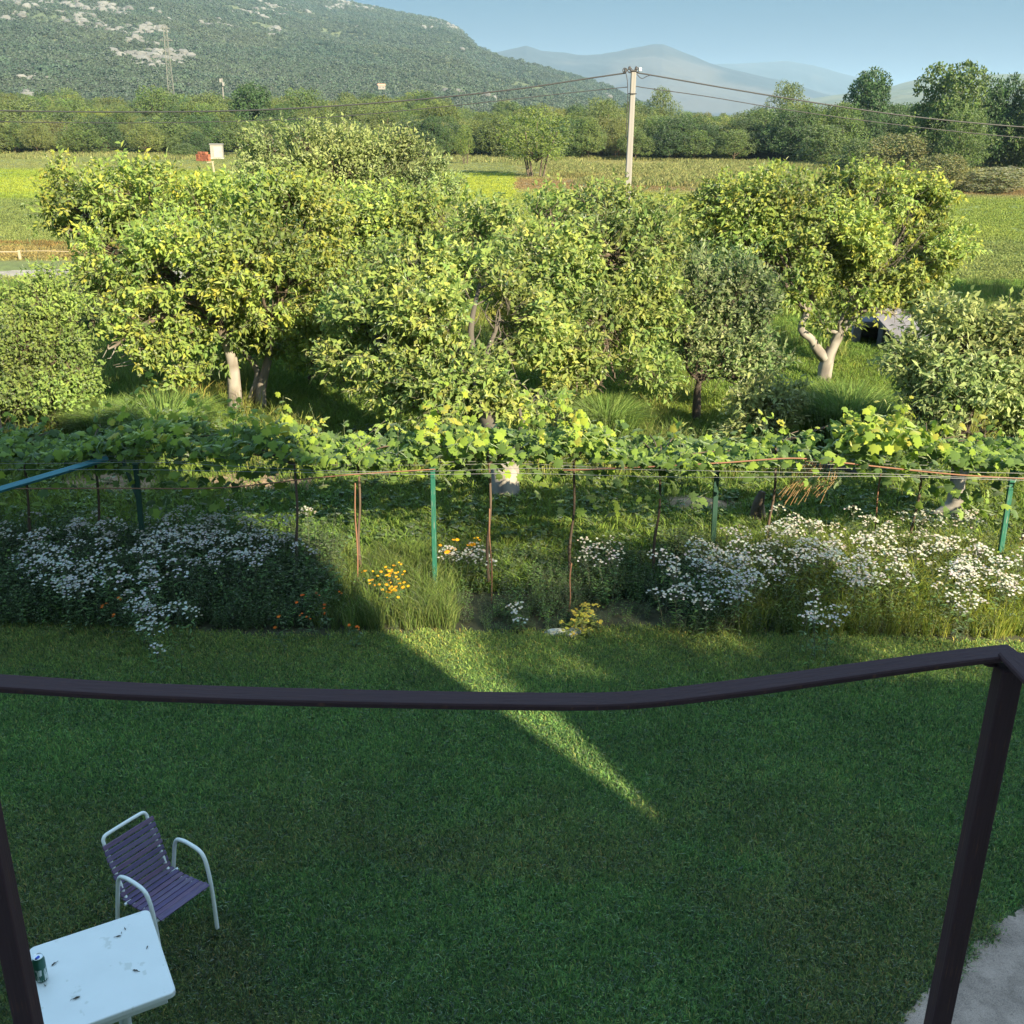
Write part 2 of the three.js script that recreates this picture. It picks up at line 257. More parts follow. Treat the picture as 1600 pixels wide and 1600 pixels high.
{ // scrub on the mountainside, limestone ledges between it
  const R = rng(77), b = new Bag();
  for (let k = 0; k < 70; k++) { const d = dirOn(R); d.y = Math.abs(d.y) * 0.9 + 0.05; const p = d.clone().multiplyScalar(0.55 + 0.45 * R()); const v = 0.75 + 0.5 * R(); leaf(b, p, dirOn(R), d.clone().add(dirOn(R).multiplyScalar(0.4)).normalize(), 0.42, 0.4, [0.055 * v, 0.1 * v, 0.062 * v], 0.1); }
  const g = b.geometry(), pts = [], rocks = [], A = near.at;
  for (let tries = 0; tries < 500000 && pts.length < 105000; tries++) {
    const q = A[Math.floor(R() * A.length)]; if (q[3] > 1.02 || q[4] < -60) continue;
    const rk = rockAmount(q), x = q[0] + (R() - 0.5) * 9, z = q[2] + (R() - 0.5) * 9;
    if (rk > 0.25 && R() < 0.4 && rocks.length < 9000) rocks.push([x, q[1] - 0.5, z, 1.5 + 4 * R() * R()]);
    if (R() < rk * 0.6 || R() > 0.25 + 0.75 * q[3]) continue;
    const th = fbm(q[0] / 45, 2, q[2] / 45, 3); if (th < 0.2 + 0.2 * R()) continue;
    pts.push([x, q[1], z, 1.6 + 2.6 * R() * R() + 1.0 * q[3]]);
  }
  const M = new THREE.Matrix4(), c = new THREE.Color(), im = new THREE.InstancedMesh(g, leafMat, pts.length);
  pts.forEach(([x, y, z, s], i) => { M.makeRotationY(R() * 6.28).scale(V(s, s * (0.7 + 0.5 * R()), s)).setPosition(x, y - 0.2, z); im.setMatrixAt(i, M); const k = 0.75 + 0.5 * R(), w = noise3(x / 60, y / 60, z / 60); im.setColorAt(i, c.setRGB(k * (0.8 + 0.6 * w), k * (0.95 + 0.15 * w), k)); });
  im.name = 'mountain_scrub'; im.userData.kind = 'stuff'; scene.add(shade(im));
  const rg = new THREE.IcosahedronGeometry(1, 1), ra = rg.attributes.position; for (let i = 0; i < ra.count; i++) { const q = V().fromBufferAttribute(ra, i), m = 0.6 + 0.8 * noise3(q.x * 1.9 + 3, q.y * 1.9, q.z * 1.9); ra.setXYZ(i, q.x * m, q.y * m * 0.8, q.z * m); } rg.computeVertexNormals();
  const rm = new THREE.InstancedMesh(rg, std({ color: RGB(0.125, 0.13, 0.13), roughness: 1 }), rocks.length);
  rocks.forEach(([x, y, z, s], i) => { M.makeRotationY(R() * 6.28).scale(V(s * (0.8 + 0.6 * R()), s * (0.6 + 0.9 * R()), s)).setPosition(x, y, z); rm.setMatrixAt(i, M); const k = 0.7 + 0.5 * R(); rm.setColorAt(i, c.setRGB(k, k, k)); });
  rm.name = 'limestone_outcrops'; rm.userData.kind = 'stuff'; scene.add(shade(rm));
}
// ---------------------------------------------------------------- far trees: six kinds, built once, then cloned
const PAL = {
  mid: [[0.068, 0.1, 0.03], [0.082, 0.11, 0.03], [0.055, 0.085, 0.028], [0.1, 0.125, 0.032]],
  dark: [[0.035, 0.07, 0.025], [0.045, 0.085, 0.027], [0.03, 0.06, 0.024]],
  olive: [[0.11, 0.125, 0.042], [0.13, 0.138, 0.046], [0.085, 0.105, 0.038]],
  yellow: [[0.12, 0.14, 0.028], [0.14, 0.15, 0.03], [0.09, 0.12, 0.028]],
  brown: [[0.13, 0.115, 0.045], [0.11, 0.12, 0.045], [0.15, 0.12, 0.04]],
};
function farTree(seed, lobes, pal, { stems = 1, leafLen = 0.03, n = 8000, upright = 0, foot = 0.1 }) { // unit tree: height 1, width 1, foot at the origin
  const R = rng(seed), lb = new Bag(), tb = new Bag(), bark = () => [0.1, 0.08, 0.06];
  for (let s = 0; s < stems; s++) { const a = R() * 6.28, o = stems > 1 ? 0.16 : 0; const x = Math.cos(a) * o * 0.5, z = Math.sin(a) * o * 0.5; tube(tb, [V(x, -0.02, z), V(x * 1.6, foot + 0.1, z * 1.6), V(x * 2.6 + (R() - 0.5) * 0.1, 0.62, z * 2.6)], stems > 1 ? 0.012 : 0.028, 0.006, 5, bark); }
  for (const L of lobes) tube(tb, [V(0, foot + 0.05, 0), V(L[0] * 0.5, lerp(foot, L[1], 0.6), L[2] * 0.5), V(L[0], L[1], L[2])], 0.014, 0.004, 4, bark);
  const tot = lobes.reduce((s, l) => s + l[3] * l[4], 0);
  for (const [lx, ly, lz, rx, ry] of lobes) {
    const m = Math.round(n * rx * ry / tot);
    for (let k = 0; k < m;) {
      const d = dirOn(R), r = 0.55 + 0.5 * Math.sqrt(R()), p = V(lx + d.x * rx * r, ly + d.y * ry * r, lz + d.z * rx * r);
      if (p.y < foot * 0.7) { k++; continue; }
      if (noise3(p.x * 9 + seed, p.y * 9, p.z * 9) < 0.3 + 0.08 * R()) { k += 0.3; continue; }
      const col = pick(R, pal), q = 0.8 + 0.6 * noise3(p.x * 5, p.y * 5 + seed, p.z * 5);
      for (let j = 0; j < 4; j++, k++) {
        const nn = V(d.x, d.y + 0.35, d.z).add(dirOn(R).multiplyScalar(0.8)).normalize(), dd = dirOn(R).multiplyScalar(0.9).add(V(d.x * 0.5, d.y * 0.4 + upright, d.z * 0.5)).normalize();
        const o = dirOn(R).multiplyScalar(0.022);
        leaf(lb, p.clone().add(o), dd, nn, leafLen * (0.7 + 0.7 * R()), leafLen * 0.62 * (0.7 + 0.6 * R()), [col[0] * q, col[1] * q, col[2] * q], 0.2);
      }
    }
  }
  return { trunk: tb.geometry(), crown: lb.geometry() };
}
const roundLobes = [[0, 0.62, 0, 0.3, 0.3], [-0.22, 0.5, 0.1, 0.24, 0.24], [0.24, 0.52, -0.05, 0.24, 0.25], [0.05, 0.4, 0.24, 0.24, 0.22], [-0.05, 0.42, -0.24, 0.24, 0.22], [0.1, 0.8, 0.05, 0.2, 0.19], [-0.12, 0.76, -0.08, 0.18, 0.18], [0.3, 0.34, 0.1, 0.18, 0.16], [-0.3, 0.32, 0, 0.18, 0.16]];
const tallLobes = [[-0.16, 0.78, 0.05, 0.2, 0.2], [0.18, 0.76, 0, 0.2, 0.22], [0, 0.62, 0.1, 0.28, 0.24], [-0.22, 0.5, -0.05, 0.24, 0.2], [0.24, 0.48, 0.05, 0.24, 0.2], [0, 0.36, 0.18, 0.28, 0.2], [0.08, 0.34, -0.22, 0.26, 0.2], [-0.28, 0.26, 0.1, 0.24, 0.18], [0.3, 0.24, -0.1, 0.22, 0.18], [0, 0.2, 0.15, 0.3, 0.16]];
const bushLobes = [[0, 0.5, 0, 0.32, 0.42], [-0.28, 0.4, 0.05, 0.24, 0.34], [0.3, 0.42, 0, 0.24, 0.36], [0.12, 0.62, 0.12, 0.2, 0.3], [-0.14, 0.64, -0.05, 0.2, 0.3], [0.02, 0.28, 0.22, 0.36, 0.26], [0.36, 0.2, 0.1, 0.2, 0.2], [-0.36, 0.2, 0.08, 0.2, 0.2]];
const openLobes = [[0, 0.75, 0, 0.24, 0.2], [-0.26, 0.62, 0.08, 0.2, 0.24], [0.28, 0.6, 0, 0.2, 0.26], [0.1, 0.5, 0.22, 0.22, 0.24], [-0.1, 0.44, -0.2, 0.2, 0.2], [-0.36, 0.42, 0, 0.14, 0.2], [0.38, 0.4, 0.1, 0.14, 0.2], [0, 0.36, 0.1, 0.22, 0.14]];
const far = {
  round: farTree(11, roundLobes, PAL.mid, {}), dark: farTree(12, tallLobes, PAL.dark, { n: 14000, leafLen: 0.034 }), olive: farTree(13, roundLobes, PAL.olive, { leafLen: 0.026, n: 9000 }),
  yellow: farTree(14, openLobes, PAL.yellow, { stems: 7, leafLen: 0.026, n: 6000, upright: 0.4, foot: 0.16 }), bush: farTree(15, bushLobes, PAL.mid, { foot: 0.03, leafLen: 0.036 }), brownbush: farTree(16, bushLobes, PAL.brown, { foot: 0.03, leafLen: 0.034 }),
  darkround: farTree(17, roundLobes, PAL.dark, { n: 9000 }), tall: farTree(18, tallLobes, PAL.mid, { n: 14000, leafLen: 0.034, upright: 0.3 }),
};
const farProto = {};
function farTreeAt(kind, px, baseY, topY, wpx, name, label, category, group, dist) {
  const b = dist ? V(D(px, 200, dist).x, 0, -dist) : G(px, baseY), d = -b.z, h = D(px, topY, d).y, w = wpx * pxSize(d);
  let o;
  if (!farProto[kind]) { o = new THREE.Group(); part('trunk', far[kind].trunk, barkMat, o); stuffPart('crown', far[kind].crown, leafMat, o); farProto[kind] = o; }
  else o = farProto[kind].clone();
  o.name = numbered(name); o.userData = {}; scene.add(o);
  o.position.copy(b); o.scale.set(w, h, w); o.rotation.y = (px * 1.7) % 6.28;
  return tag(o, label, category, group);
}
[
  ['olive', 30, 238, 150, 120, 'wood_tree', 'olive green round tree at the far left end of the wood edge', 'tree'],
  ['bush', 105, 236, 168, 110, 'wood_bush', 'wide greyish green bush behind the pale grass mound at the wood edge', 'bush'],
  ['darkround', 183, 234, 190, 38, 'dark_shrub', 'small dark green shrub at the meadow edge left of the orange bricks', 'shrub'],
  ['olive', 190, 226, 160, 80, 'wood_tree', 'low olive tree just behind the small dark meadow shrub', 'tree'],
  ['bush', 262, 240, 178, 90, 'wood_bush', 'olive green bush at the wood edge below the lattice pylon', 'bush'],
  ['bush', 290, 246, 222, 44, 'low_shrub', 'low grey green shrub in the grass beside the orange bricks', 'shrub'],
  ['round', 250, 225, 132, 90, 'wood_tree', 'mid green round tree straight below the lattice pylon', 'tree'],
  ['olive', 330, 228, 142, 100, 'wood_tree', 'olive tree standing behind the white utility cabinet', 'tree'],
  ['dark', 402, 236, 128, 105, 'wood_tree', 'large dark green tree rising behind the silvery orchard tree', 'tree'],
  ['round', 480, 234, 135, 95, 'wood_tree', 'light green tree just right of the large dark wood tree', 'tree'],
  ['olive', 560, 234, 150, 90, 'wood_tree', 'olive tree below the small white hillside house', 'tree'],
  ['round', 625, 234, 160, 80, 'wood_tree', 'green tree in the wood right of the silvery orchard tree top', 'tree'],
  ['darkround', 672, 240, 186, 56, 'dark_shrub', 'round dark green bush at the meadow edge left of the yellow sapling', 'bush'],
  ['yellow', 727, 256, 192, 42, 'sapling', 'slim yellow green sapling in the tall grass beside the dark bush', 'sapling'],
  ['brownbush', 752, 244, 205, 50, 'wood_bush', 'brownish bush between the yellow sapling and the many-stemmed tree', 'bush'],
  ['yellow', 838, 276, 162, 150, 'many_stemmed_tree', 'yellow green tree of many thin stems standing out in the meadow', 'tree'],
  ['olive', 940, 246, 150, 90, 'wood_tree', 'olive tree behind the utility pole on its left', 'tree'],
  ['yellow', 900, 244, 170, 70, 'wood_tree', 'yellow tinged tree right behind the many-stemmed tree', 'tree'],
  ['olive', 1032, 214, 134, 72, 'wood_tree', 'pale round tree rising above the wood just right of the pole', 'tree', , 230],
  ['round', 1030, 248, 178, 90, 'wood_tree', 'dark bushy tree at the wood edge right of the utility pole', 'tree'],
  ['bush', 1110, 250, 190, 100, 'wood_bush', 'broad leafy green bush at the wood edge under the sagging cable', 'bush'],
  ['round', 1180, 250, 168, 110, 'wood_tree', 'full green tree in front of the pale willow-like tree', 'tree'],
  ['olive', 1228, 216, 124, 84, 'willow_tree', 'pale feathery willow-like tree showing against the sky', 'tree', , 220],
  ['bush', 1285, 256, 190, 100, 'wood_bush', 'bright mid green bush between the willow-like and double-topped trees', 'bush'],
  ['dark', 1351, 250, 105, 116, 'tall_tree', 'tall dark tree with a double top against the sky', 'tree'],
  ['darkround', 1415, 252, 168, 90, 'wood_tree', 'dark lower tree in the gap between two tall trees', 'tree'],
  ['tall', 1464, 268, 95, 150, 'tall_tree', 'tallest full green tree of the wood, against the sky', 'tree'],
  ['dark', 1546, 266, 113, 96, 'tall_tree', 'slim tall dark tree right of the tallest tree', 'tree'],
  ['tall', 1604, 268, 117, 110, 'tall_tree', 'tall green tree cut by the right picture border', 'tree'],
  ['round', 1496, 276, 166, 84, 'wood_tree', 'light green round tree in front of the tallest tree', 'tree'],
  ['dark', 1585, 264, 172, 90, 'wood_tree', 'very dark spreading tree under the tall trees at the border', 'tree'],
  ['brownbush', 1400, 274, 204, 120, 'wood_bush', 'large rusty brown and green bush below the tall dark tree', 'bush'],
  ['bush', 1340, 268, 212, 80, 'wood_bush', 'green bush left of the large rusty brown bush', 'bush'],
  ['brownbush', 1470, 300, 236, 100, 'wood_bush', 'olive brown bush at the field edge behind the big orchard crown', 'bush'],
  ['brownbush', 1562, 300, 258, 150, 'field_shrub', 'wide low olive shrub along the border of the right field', 'shrub'],
].forEach((a) => farTreeAt(...a));
{ // the wood behind, one mass
  const R = rng(501), kinds = ['round', 'olive', 'darkround', 'bush', 'tall', 'yellow'], wood = new THREE.Group(); wood.name = 'woodland'; wood.userData.kind = 'stuff'; scene.add(wood);
  const per = Object.fromEntries(kinds.map((k) => [k, []]));
  for (let k = 0; k < 620; k++) {
    const px = -160 + 1960 * R(), row = R(), d = 168 + 190 * row, top = px < 700 ? 138 + 14 * R() : px < 1000 ? 152 + 16 * R() : 166 + 14 * R();
    const h = Math.max(3.2, D(px, lerp(top + 32 * (1 - row), top, 0.5) + 18 * (R() - 0.3), d).y), x = D(px, 200, d).x;
    const kind = kinds[Math.floor(Math.pow(R(), 1.25) * kinds.length)], w = h * (0.75 + 0.5 * R());
    per[kind].push([x, d, h, w, R() * 6.28]);
  }
  for (let k = 0; k < 150; k++) { const px = -120 + 1900 * R(), d = 150 + 30 * R(), h = 1.6 + 3 * R(); per[R() < 0.6 ? 'bush' : 'olive'].push([D(px, 200, d).x, d, h, h * (1 + 0.8 * R()), R() * 6.28]); }
  for (let k = 0; k < 170; k++) { const px = 1230 + 560 * R(), d = 150 + 60 * R(), h = D(px, 158 + 26 * R(), d).y; per[R() < 0.75 ? 'darkround' : 'round'].push([D(px, 200, d).x, d, h, h * (0.8 + 0.5 * R()), R() * 6.28]); }
  for (let k = 0; k < 330; k++) { const px = -120 + 1400 * R(), d = 150 + 40 * R(), h = D(px, 178 + 26 * R(), d).y; per[R() < 0.4 ? 'darkround' : R() < 0.5 ? 'olive' : 'round'].push([D(px, 200, d).x, d, h, h * (0.9 + 0.6 * R()), R() * 6.28]); }
  const M = new THREE.Matrix4(), c = new THREE.Color();
  for (const kind of kinds) for (const nm of ['trunk', 'crown']) {
    const im = new THREE.InstancedMesh(far[kind][nm], nm === 'crown' ? leafMat : barkMat, per[kind].length);
    per[kind].forEach(([x, d, h, w, a], i) => { M.makeRotationY(a).scale(V(w, h, w)).setPosition(x, 0, -d); im.setMatrixAt(i, M); const q = 0.75 + 0.5 * noise3(x * 0.3, d * 0.3, 2), y = noise3(x * 0.15, d * 0.15, 8); im.setColorAt(i, c.setRGB(q * (0.85 + 0.5 * y), q, q * 0.9)); });
    im.name = kind + '_tree_' + nm; im.userData.kind = 'stuff'; wood.add(shade(im));
  }
}

// ---------------------------------------------------------------- orchard trees, each built on its own limbs
const LEAF = {
  walnut: { len: 0.12, wid: 0.06, pal: [[0.181, 0.229, 0.055], [0.205, 0.247, 0.065], [0.157, 0.210, 0.055], [0.241, 0.266, 0.055], [0.120, 0.179, 0.055], [0.362, 0.308, 0.055], [0.205, 0.235, 0.084]] },
  walnut2: { len: 0.118, wid: 0.059, pal: [[0.181, 0.223, 0.065], [0.217, 0.247, 0.075], [0.144, 0.192, 0.065], [0.253, 0.260, 0.065], [0.314, 0.273, 0.092], [0.120, 0.172, 0.055]] },
  pear: { len: 0.09, wid: 0.052, pal: [[0.162, 0.177, 0.119], [0.129, 0.150, 0.093], [0.204, 0.210, 0.169], [0.091, 0.124, 0.068], [0.237, 0.215, 0.186]] },
  apple: { len: 0.11, wid: 0.05, pal: [[0.232, 0.243, 0.102], [0.280, 0.279, 0.140], [0.175, 0.200, 0.074], [0.126, 0.159, 0.051], [0.339, 0.327, 0.176]] },
  dark: { len: 0.1, wid: 0.055, pal: [[0.087, 0.131, 0.049], [0.110, 0.157, 0.060], [0.198, 0.210, 0.116], [0.273, 0.262, 0.170], [0.068, 0.105, 0.042]] },
  hedge: { len: 0.08, wid: 0.045, pal: [[0.172, 0.229, 0.059], [0.210, 0.255, 0.068], [0.137, 0.188, 0.059], [0.247, 0.269, 0.076]] },
};
function orchardTree(name, label, category, seed, foot, trunkPts, lobes, kind, opt = {}) {
  const { n = 24000, r0 = 0.14, lime = 0, upright = 0.1, gap = 0.4, twigs = 5, bark = [0.085, 0.066, 0.05], droop = 0.35, extraTrunks = [], crownFrom = 0.15 } = opt;
  const R = rng(seed), L = LEAF[kind], base = foot.clone(), o = thing(name, label, category, base);
  const local = (p) => p.clone().sub(base);
  const wash = (p, t) => { const h = p.y, k = lime ? sstep(lime + 0.15, lime - 0.15, h + 0.5 * (noise3(p.x * 5, p.y * 3, p.z * 5 + seed) - 0.5)) * (0.35 + 0.65 * sstep(0.3, 0.6, noise3(p.x * 14, p.y * 6, p.z * 14))) : 0, v = 0.7 + 0.6 * noise3(p.x * 20, p.y * 7, p.z * 20); return [lerp(bark[0] * v, 0.24 * (0.3 + 0.7 * v), k), lerp(bark[1] * v, 0.225 * (0.3 + 0.7 * v), k), lerp(bark[2] * v, 0.21 * (0.6 + 0.4 * v), k)]; };
  const forks = [];
  for (const [pts, r] of [[trunkPts, r0], ...extraTrunks]) { const tb = new Bag(), q = pts.map(local); tube(tb, q, r * 1.12, r * 0.62, 12, wash, 0.22); part('trunk', tb.geometry(), barkMat, o); forks.push([q[q.length - 1], r * 0.62]); }
  const bb = new Bag(), lb = new Bag();
  const Ls = lobes.map(([px, py, rx, ry, d]) => { const s = pxSize(d); return { c: local(D(px, py, d)), rx: Math.max(0.15, rx * s - 0.22), ry: Math.max(0.15, ry * s - 0.24), rz: Math.max(0.15, Math.min(rx, Math.max(ry, rx * 0.7)) * s - 0.2) }; });
  for (const l of Ls) {
    const [f, fr] = forks.reduce((m, q) => (q[0].distanceTo(l.c) < m[0].distanceTo(l.c) ? q : m));
    const m1 = f.clone().lerp(l.c, 0.4).add(dirOn(R).multiplyScalar(0.25)); m1.y += 0.1;
    const end = l.c.clone().add(V(0, l.ry * 0.35, 0));
    tube(bb, [f, m1, l.c, end], Math.min(fr * 0.72, 0.03 + 0.022 * Math.sqrt(f.distanceTo(l.c)) * 1.6), 0.008, 6, wash, 0.15);
    for (let k = 0; k < twigs; k++) { const d = dirOn(R), e = V(l.c.x + d.x * l.rx * 0.85, l.c.y + d.y * l.ry * 0.85, l.c.z + d.z * l.rz * 0.85), s = m1.clone().lerp(l.c, R()); tube(bb, [s, s.clone().lerp(e, 0.5).add(dirOn(R).multiplyScalar(0.12)), e], 0.016, 0.004, 4, wash); }
  }
  const tot = Ls.reduce((s, l) => s + l.rx * l.ry, 0);
  for (const l of Ls) {
    const m = n * l.rx * l.ry / tot;
    for (let k = 0; k < m;) {
      const d = dirOn(R), r = 0.5 + 0.56 * Math.sqrt(R()) + (R() < 0.14 ? 0.3 * R() : 0);
      const p = V(l.c.x + d.x * l.rx * r, l.c.y + d.y * l.ry * r, l.c.z + d.z * l.rz * r);
      if (p.y < crownFrom) { k += 2; continue; }
      if (0.55 * noise3(p.x * 2.1 + seed, p.y * 2.1, p.z * 2.1) + 0.45 * noise3(p.x * 0.9 + seed, p.y * 0.9 + 40, p.z * 0.9) < gap + 0.16 * (R() - 0.5)) { k += 1.6; continue; }
      const tw = V(d.x, d.y * 0.6 + 0.2 + upright, d.z).addScaledVector(dirOn(R), 0.6).normalize(), len = 0.25 + 0.25 * R(), nl = 9 + Math.floor(R() * 6);
      const tint = 0.6 + 0.8 * noise3(p.x * 1.3, p.y * 1.3, p.z * 1.3 + seed), ye = noise3(p.x * 0.8 + 31, p.y * 0.8, p.z * 0.8 + seed);
      const tc = pick(R, L.pal);
      if (R() < 0.4) tube(bb, [p.clone().addScaledVector(tw, -0.25), p.clone().addScaledVector(tw, len * 0.5).add(V(0, 0.02, 0)), p.clone().addScaledVector(tw, len)], 0.006, 0.002, 3, wash);
      for (let j = 0; j < nl; j++, k++) {
        const q = p.clone().addScaledVector(tw, len * j / nl).addScaledVector(dirOn(R), 0.035), c0 = pick(R, L.pal), c = c0.map((x, i) => lerp(x, tc[i], 0.5) * tint * (i === 0 ? 0.85 + 0.4 * ye : i === 1 ? 0.95 + 0.12 * ye : 1));
        const dd = dirOn(R).addScaledVector(tw, 0.8).add(V(0, -droop, 0)).normalize(), nn = V(d.x * 0.6, 0.75, d.z * 0.6).addScaledVector(dirOn(R), 0.75).normalize();
        leaf(lb, q, dd, nn, L.len * (0.5 + 0.9 * R()), L.wid * (0.7 + 0.5 * R()), c, 0.15 + 0.35 * R());
      }
    }
  }
  part('limb', bb.geometry(), barkMat, o).userData.kind = 'stuff';
  stuffPart('crown', lb.geometry(), leafMat, o);
  return o;
}
const foot = (px, d) => V(D(px, 600, d).x, -0.03, -d);
orchardTree('fruit_tree', 'wide yellow green orchard tree on two whitewashed trunks', 'tree', 101, foot(398, 19.3), [foot(404, 19.3), D(408, 610, 19.3), D(418, 565, 19.4), D(430, 500, 19.4)], [
  [150, 330, 70, 62, 20.6], [235, 315, 88, 60, 20.2], [330, 338, 95, 54, 20], [440, 350, 100, 75, 19.8], [180, 420, 62, 68, 19.4], [290, 420, 100, 78, 19], [410, 440, 100, 85, 18.9], [500, 410, 66, 85, 19.8], [235, 500, 80, 56, 18.6], [205, 560, 60, 42, 18.2], [330, 520, 84, 56, 19.4], [445, 520, 64, 52, 19.6], [98, 305, 18, 60, 21], [112, 355, 34, 40, 20.8], [170, 545, 40, 40, 18.1], [520, 480, 40, 60, 19.6], [270, 590, 44, 26, 18.4], [360, 400, 60, 60, 18.6], [480, 330, 50, 50, 20.4], [80, 340, 26, 40, 20.8]],
'walnut', { n: 50000, r0: 0.1, lime: 1.5, gap: 0.438, extraTrunks: [[[foot(388, 19.5), D(394, 620, 19.5), D(402, 580, 19.5), D(352, 520, 19.2)], 0.075], [[foot(366, 19.1), D(366, 600, 19.1), D(362, 560, 19.1), D(340, 500, 19)], 0.14]] });
orchardTree('silvery_tree', 'silvery green orchard tree at the back, taller than its neighbours', 'tree', 102, foot(545, 25.5), [foot(545, 25.5), D(545, 470, 25.5), D(550, 360, 25.5)], [
  [440, 262, 66, 50, 25], [520, 258, 80, 52, 25.4], [610, 268, 80, 56, 25.8], [672, 288, 50, 50, 26], [412, 222, 32, 30, 25], [470, 218, 40, 26, 25], [530, 222, 44, 28, 25.2], [600, 236, 50, 32, 25.6], [420, 310, 60, 50, 24.8], [500, 330, 80, 50, 25], [600, 335, 80, 50, 25.2]],
'apple', { n: 30000, r0: 0.17, upright: 0.5, droop: 0.05, gap: 0.4 });
orchardTree('fruit_tree', 'yellowing orchard tree in the middle, on a dark leaning trunk with a white foot', 'tree', 103, foot(868, 18.4), [foot(866, 18.2), D(880, 645, 18.3), D(886, 600, 18.6), D(884, 500, 18.8), D(880, 440, 19)], [
  [850, 430, 88, 76, 18.6], [940, 420, 84, 80, 19.2], [1002, 480, 58, 76, 18.8], [920, 520, 76, 66, 18], [860, 335, 70, 44, 20.2], [955, 345, 78, 48, 20.4], [790, 380, 80, 64, 20], [1012, 580, 46, 46, 18.2], [925, 305, 56, 28, 20.8], [880, 570, 60, 40, 17.8], [1025, 400, 44, 60, 19.8], [840, 500, 60, 60, 18.2], [960, 590, 60, 44, 17.8], [900, 610, 50, 34, 17.4], [1040, 500, 34, 50, 19], [1050, 340, 40, 40, 20.8]],
'walnut2', { n: 38000, r0: 0.11, lime: 0.55, gap: 0.438, bark: [0.09, 0.07, 0.055] });
orchardTree('fruit_tree', 'orchard tree with drooping leaves on the thick whitewashed trunk behind the green post', 'tree', 104, foot(788, 14.5), [foot(790, 14.5), D(788, 740, 14.6), D(776, 690, 14.8), D(750, 620, 15.4)], [
  [640, 560, 84, 56, 16.4], [720, 600, 88, 56, 15.6], [800, 600, 66, 56, 15.6], [600, 500, 76, 62, 17], [700, 500, 88, 66, 16.4], [780, 500, 70, 66, 16.6], [650, 430, 76, 56, 17.6], [750, 440, 70, 56, 17.4], [545, 560, 52, 44, 17.2], [610, 600, 50, 44, 16.4], [760, 640, 56, 30, 15.2], [690, 640, 44, 26, 15.4], [840, 620, 44, 44, 15.8], [560, 500, 50, 56, 17.4], [840, 540, 50, 50, 16.8], [620, 640, 40, 26, 16]],
'walnut2', { n: 31000, r0: 0.21, lime: 0.85, gap: 0.438, bark: [0.085, 0.075, 0.065], extraTrunks: [[[D(800, 745, 14.6), D(803, 720, 14.6), D(812, 690, 14.7), D(818, 660, 14.9)], 0.09]] });
orchardTree('fruit_tree', 'yellow flecked orchard tree in front of the silvery tree, slim bare stems below', 'tree', 105, foot(490, 21.5), [foot(487, 21.5), D(486, 590, 21.5), D(500, 520, 21.6), D(540, 460, 21.8)], [
  [560, 360, 88, 56, 22.2], [650, 360, 88, 56, 22.2], [715, 345, 66, 50, 22.6], [530, 430, 62, 58, 21.6], [610, 430, 66, 56, 21.6], [500, 560, 50, 36, 20.8], [560, 510, 60, 50, 20.8], [690, 420, 60, 50, 21.8], [480, 370, 50, 50, 22], [470, 440, 50, 60, 20.8], [600, 320, 80, 36, 22.6], [740, 400, 60, 60, 21.4]],
'walnut', { n: 29000, r0: 0.08, gap: 0.438, bark: [0.09, 0.068, 0.05], extraTrunks: [[[foot(534, 20.8), D(535, 600, 20.8), D(540, 560, 20.9), D(548, 520, 21)], 0.05]] });
orchardTree('pear_tree', 'small dark silvery tree with upright twigs between the two big crowns', 'tree', 106, foot(1092, 18.8), [foot(1092, 18.8), D(1090, 615, 18.8), D(1092, 595, 18.8)], [
  [1095, 470, 50, 56, 19.4], [1160, 470, 54, 60, 19.4], [1076, 540, 40, 46, 18.9], [1145, 545, 66, 50, 19], [1200, 510, 32, 50, 19.4], [1105, 420, 24, 32, 19.8], [1160, 425, 26, 34, 19.6], [1090, 582, 50, 28, 18.7], [1170, 588, 50, 28, 18.8], [1215, 560, 30, 34, 19]],
'dark', { n: 12000, r0: 0.08, upright: 0.9, droop: -0.15, gap: 0.44, bark: [0.07, 0.055, 0.045], twigs: 9 });
orchardTree('fruit_tree', 'broad yellow green orchard tree on a forked whitewashed trunk near the track', 'tree', 107, foot(1288, 22.2), [foot(1286, 22.2), D(1290, 575, 22.2), D(1298, 550, 22.2), D(1312, 520, 22.2)], [
  [1160, 320, 78, 44, 23.2], [1260, 305, 98, 44, 23.2], [1370, 312, 98, 48, 23.6], [1450, 335, 66, 44, 24], [1488, 385, 52, 54, 23.6], [1400, 390, 98, 64, 22.6], [1290, 380, 98, 66, 22.6], [1180, 385, 76, 62, 23], [1430, 450, 62, 36, 22.6], [1335, 455, 66, 40, 22.2], [1240, 440, 58, 44, 22.4], [1118, 350, 46, 56, 23.6], [1330, 280, 40, 22, 23.2], [1210, 285, 36, 20, 23.4], [1300, 500, 44, 20, 22.2], [1400, 490, 50, 18, 22.2], [1440, 300, 30, 22, 23.8]],
'walnut', { n: 47000, r0: 0.16, lime: 1.55, gap: 0.44, bark: [0.09, 0.075, 0.065], extraTrunks: [[[D(1290, 560, 22.2), D(1276, 545, 22.2), D(1268, 530, 22.2), D(1252, 515, 22.1), D(1260, 490, 22.2)], 0.11]] });
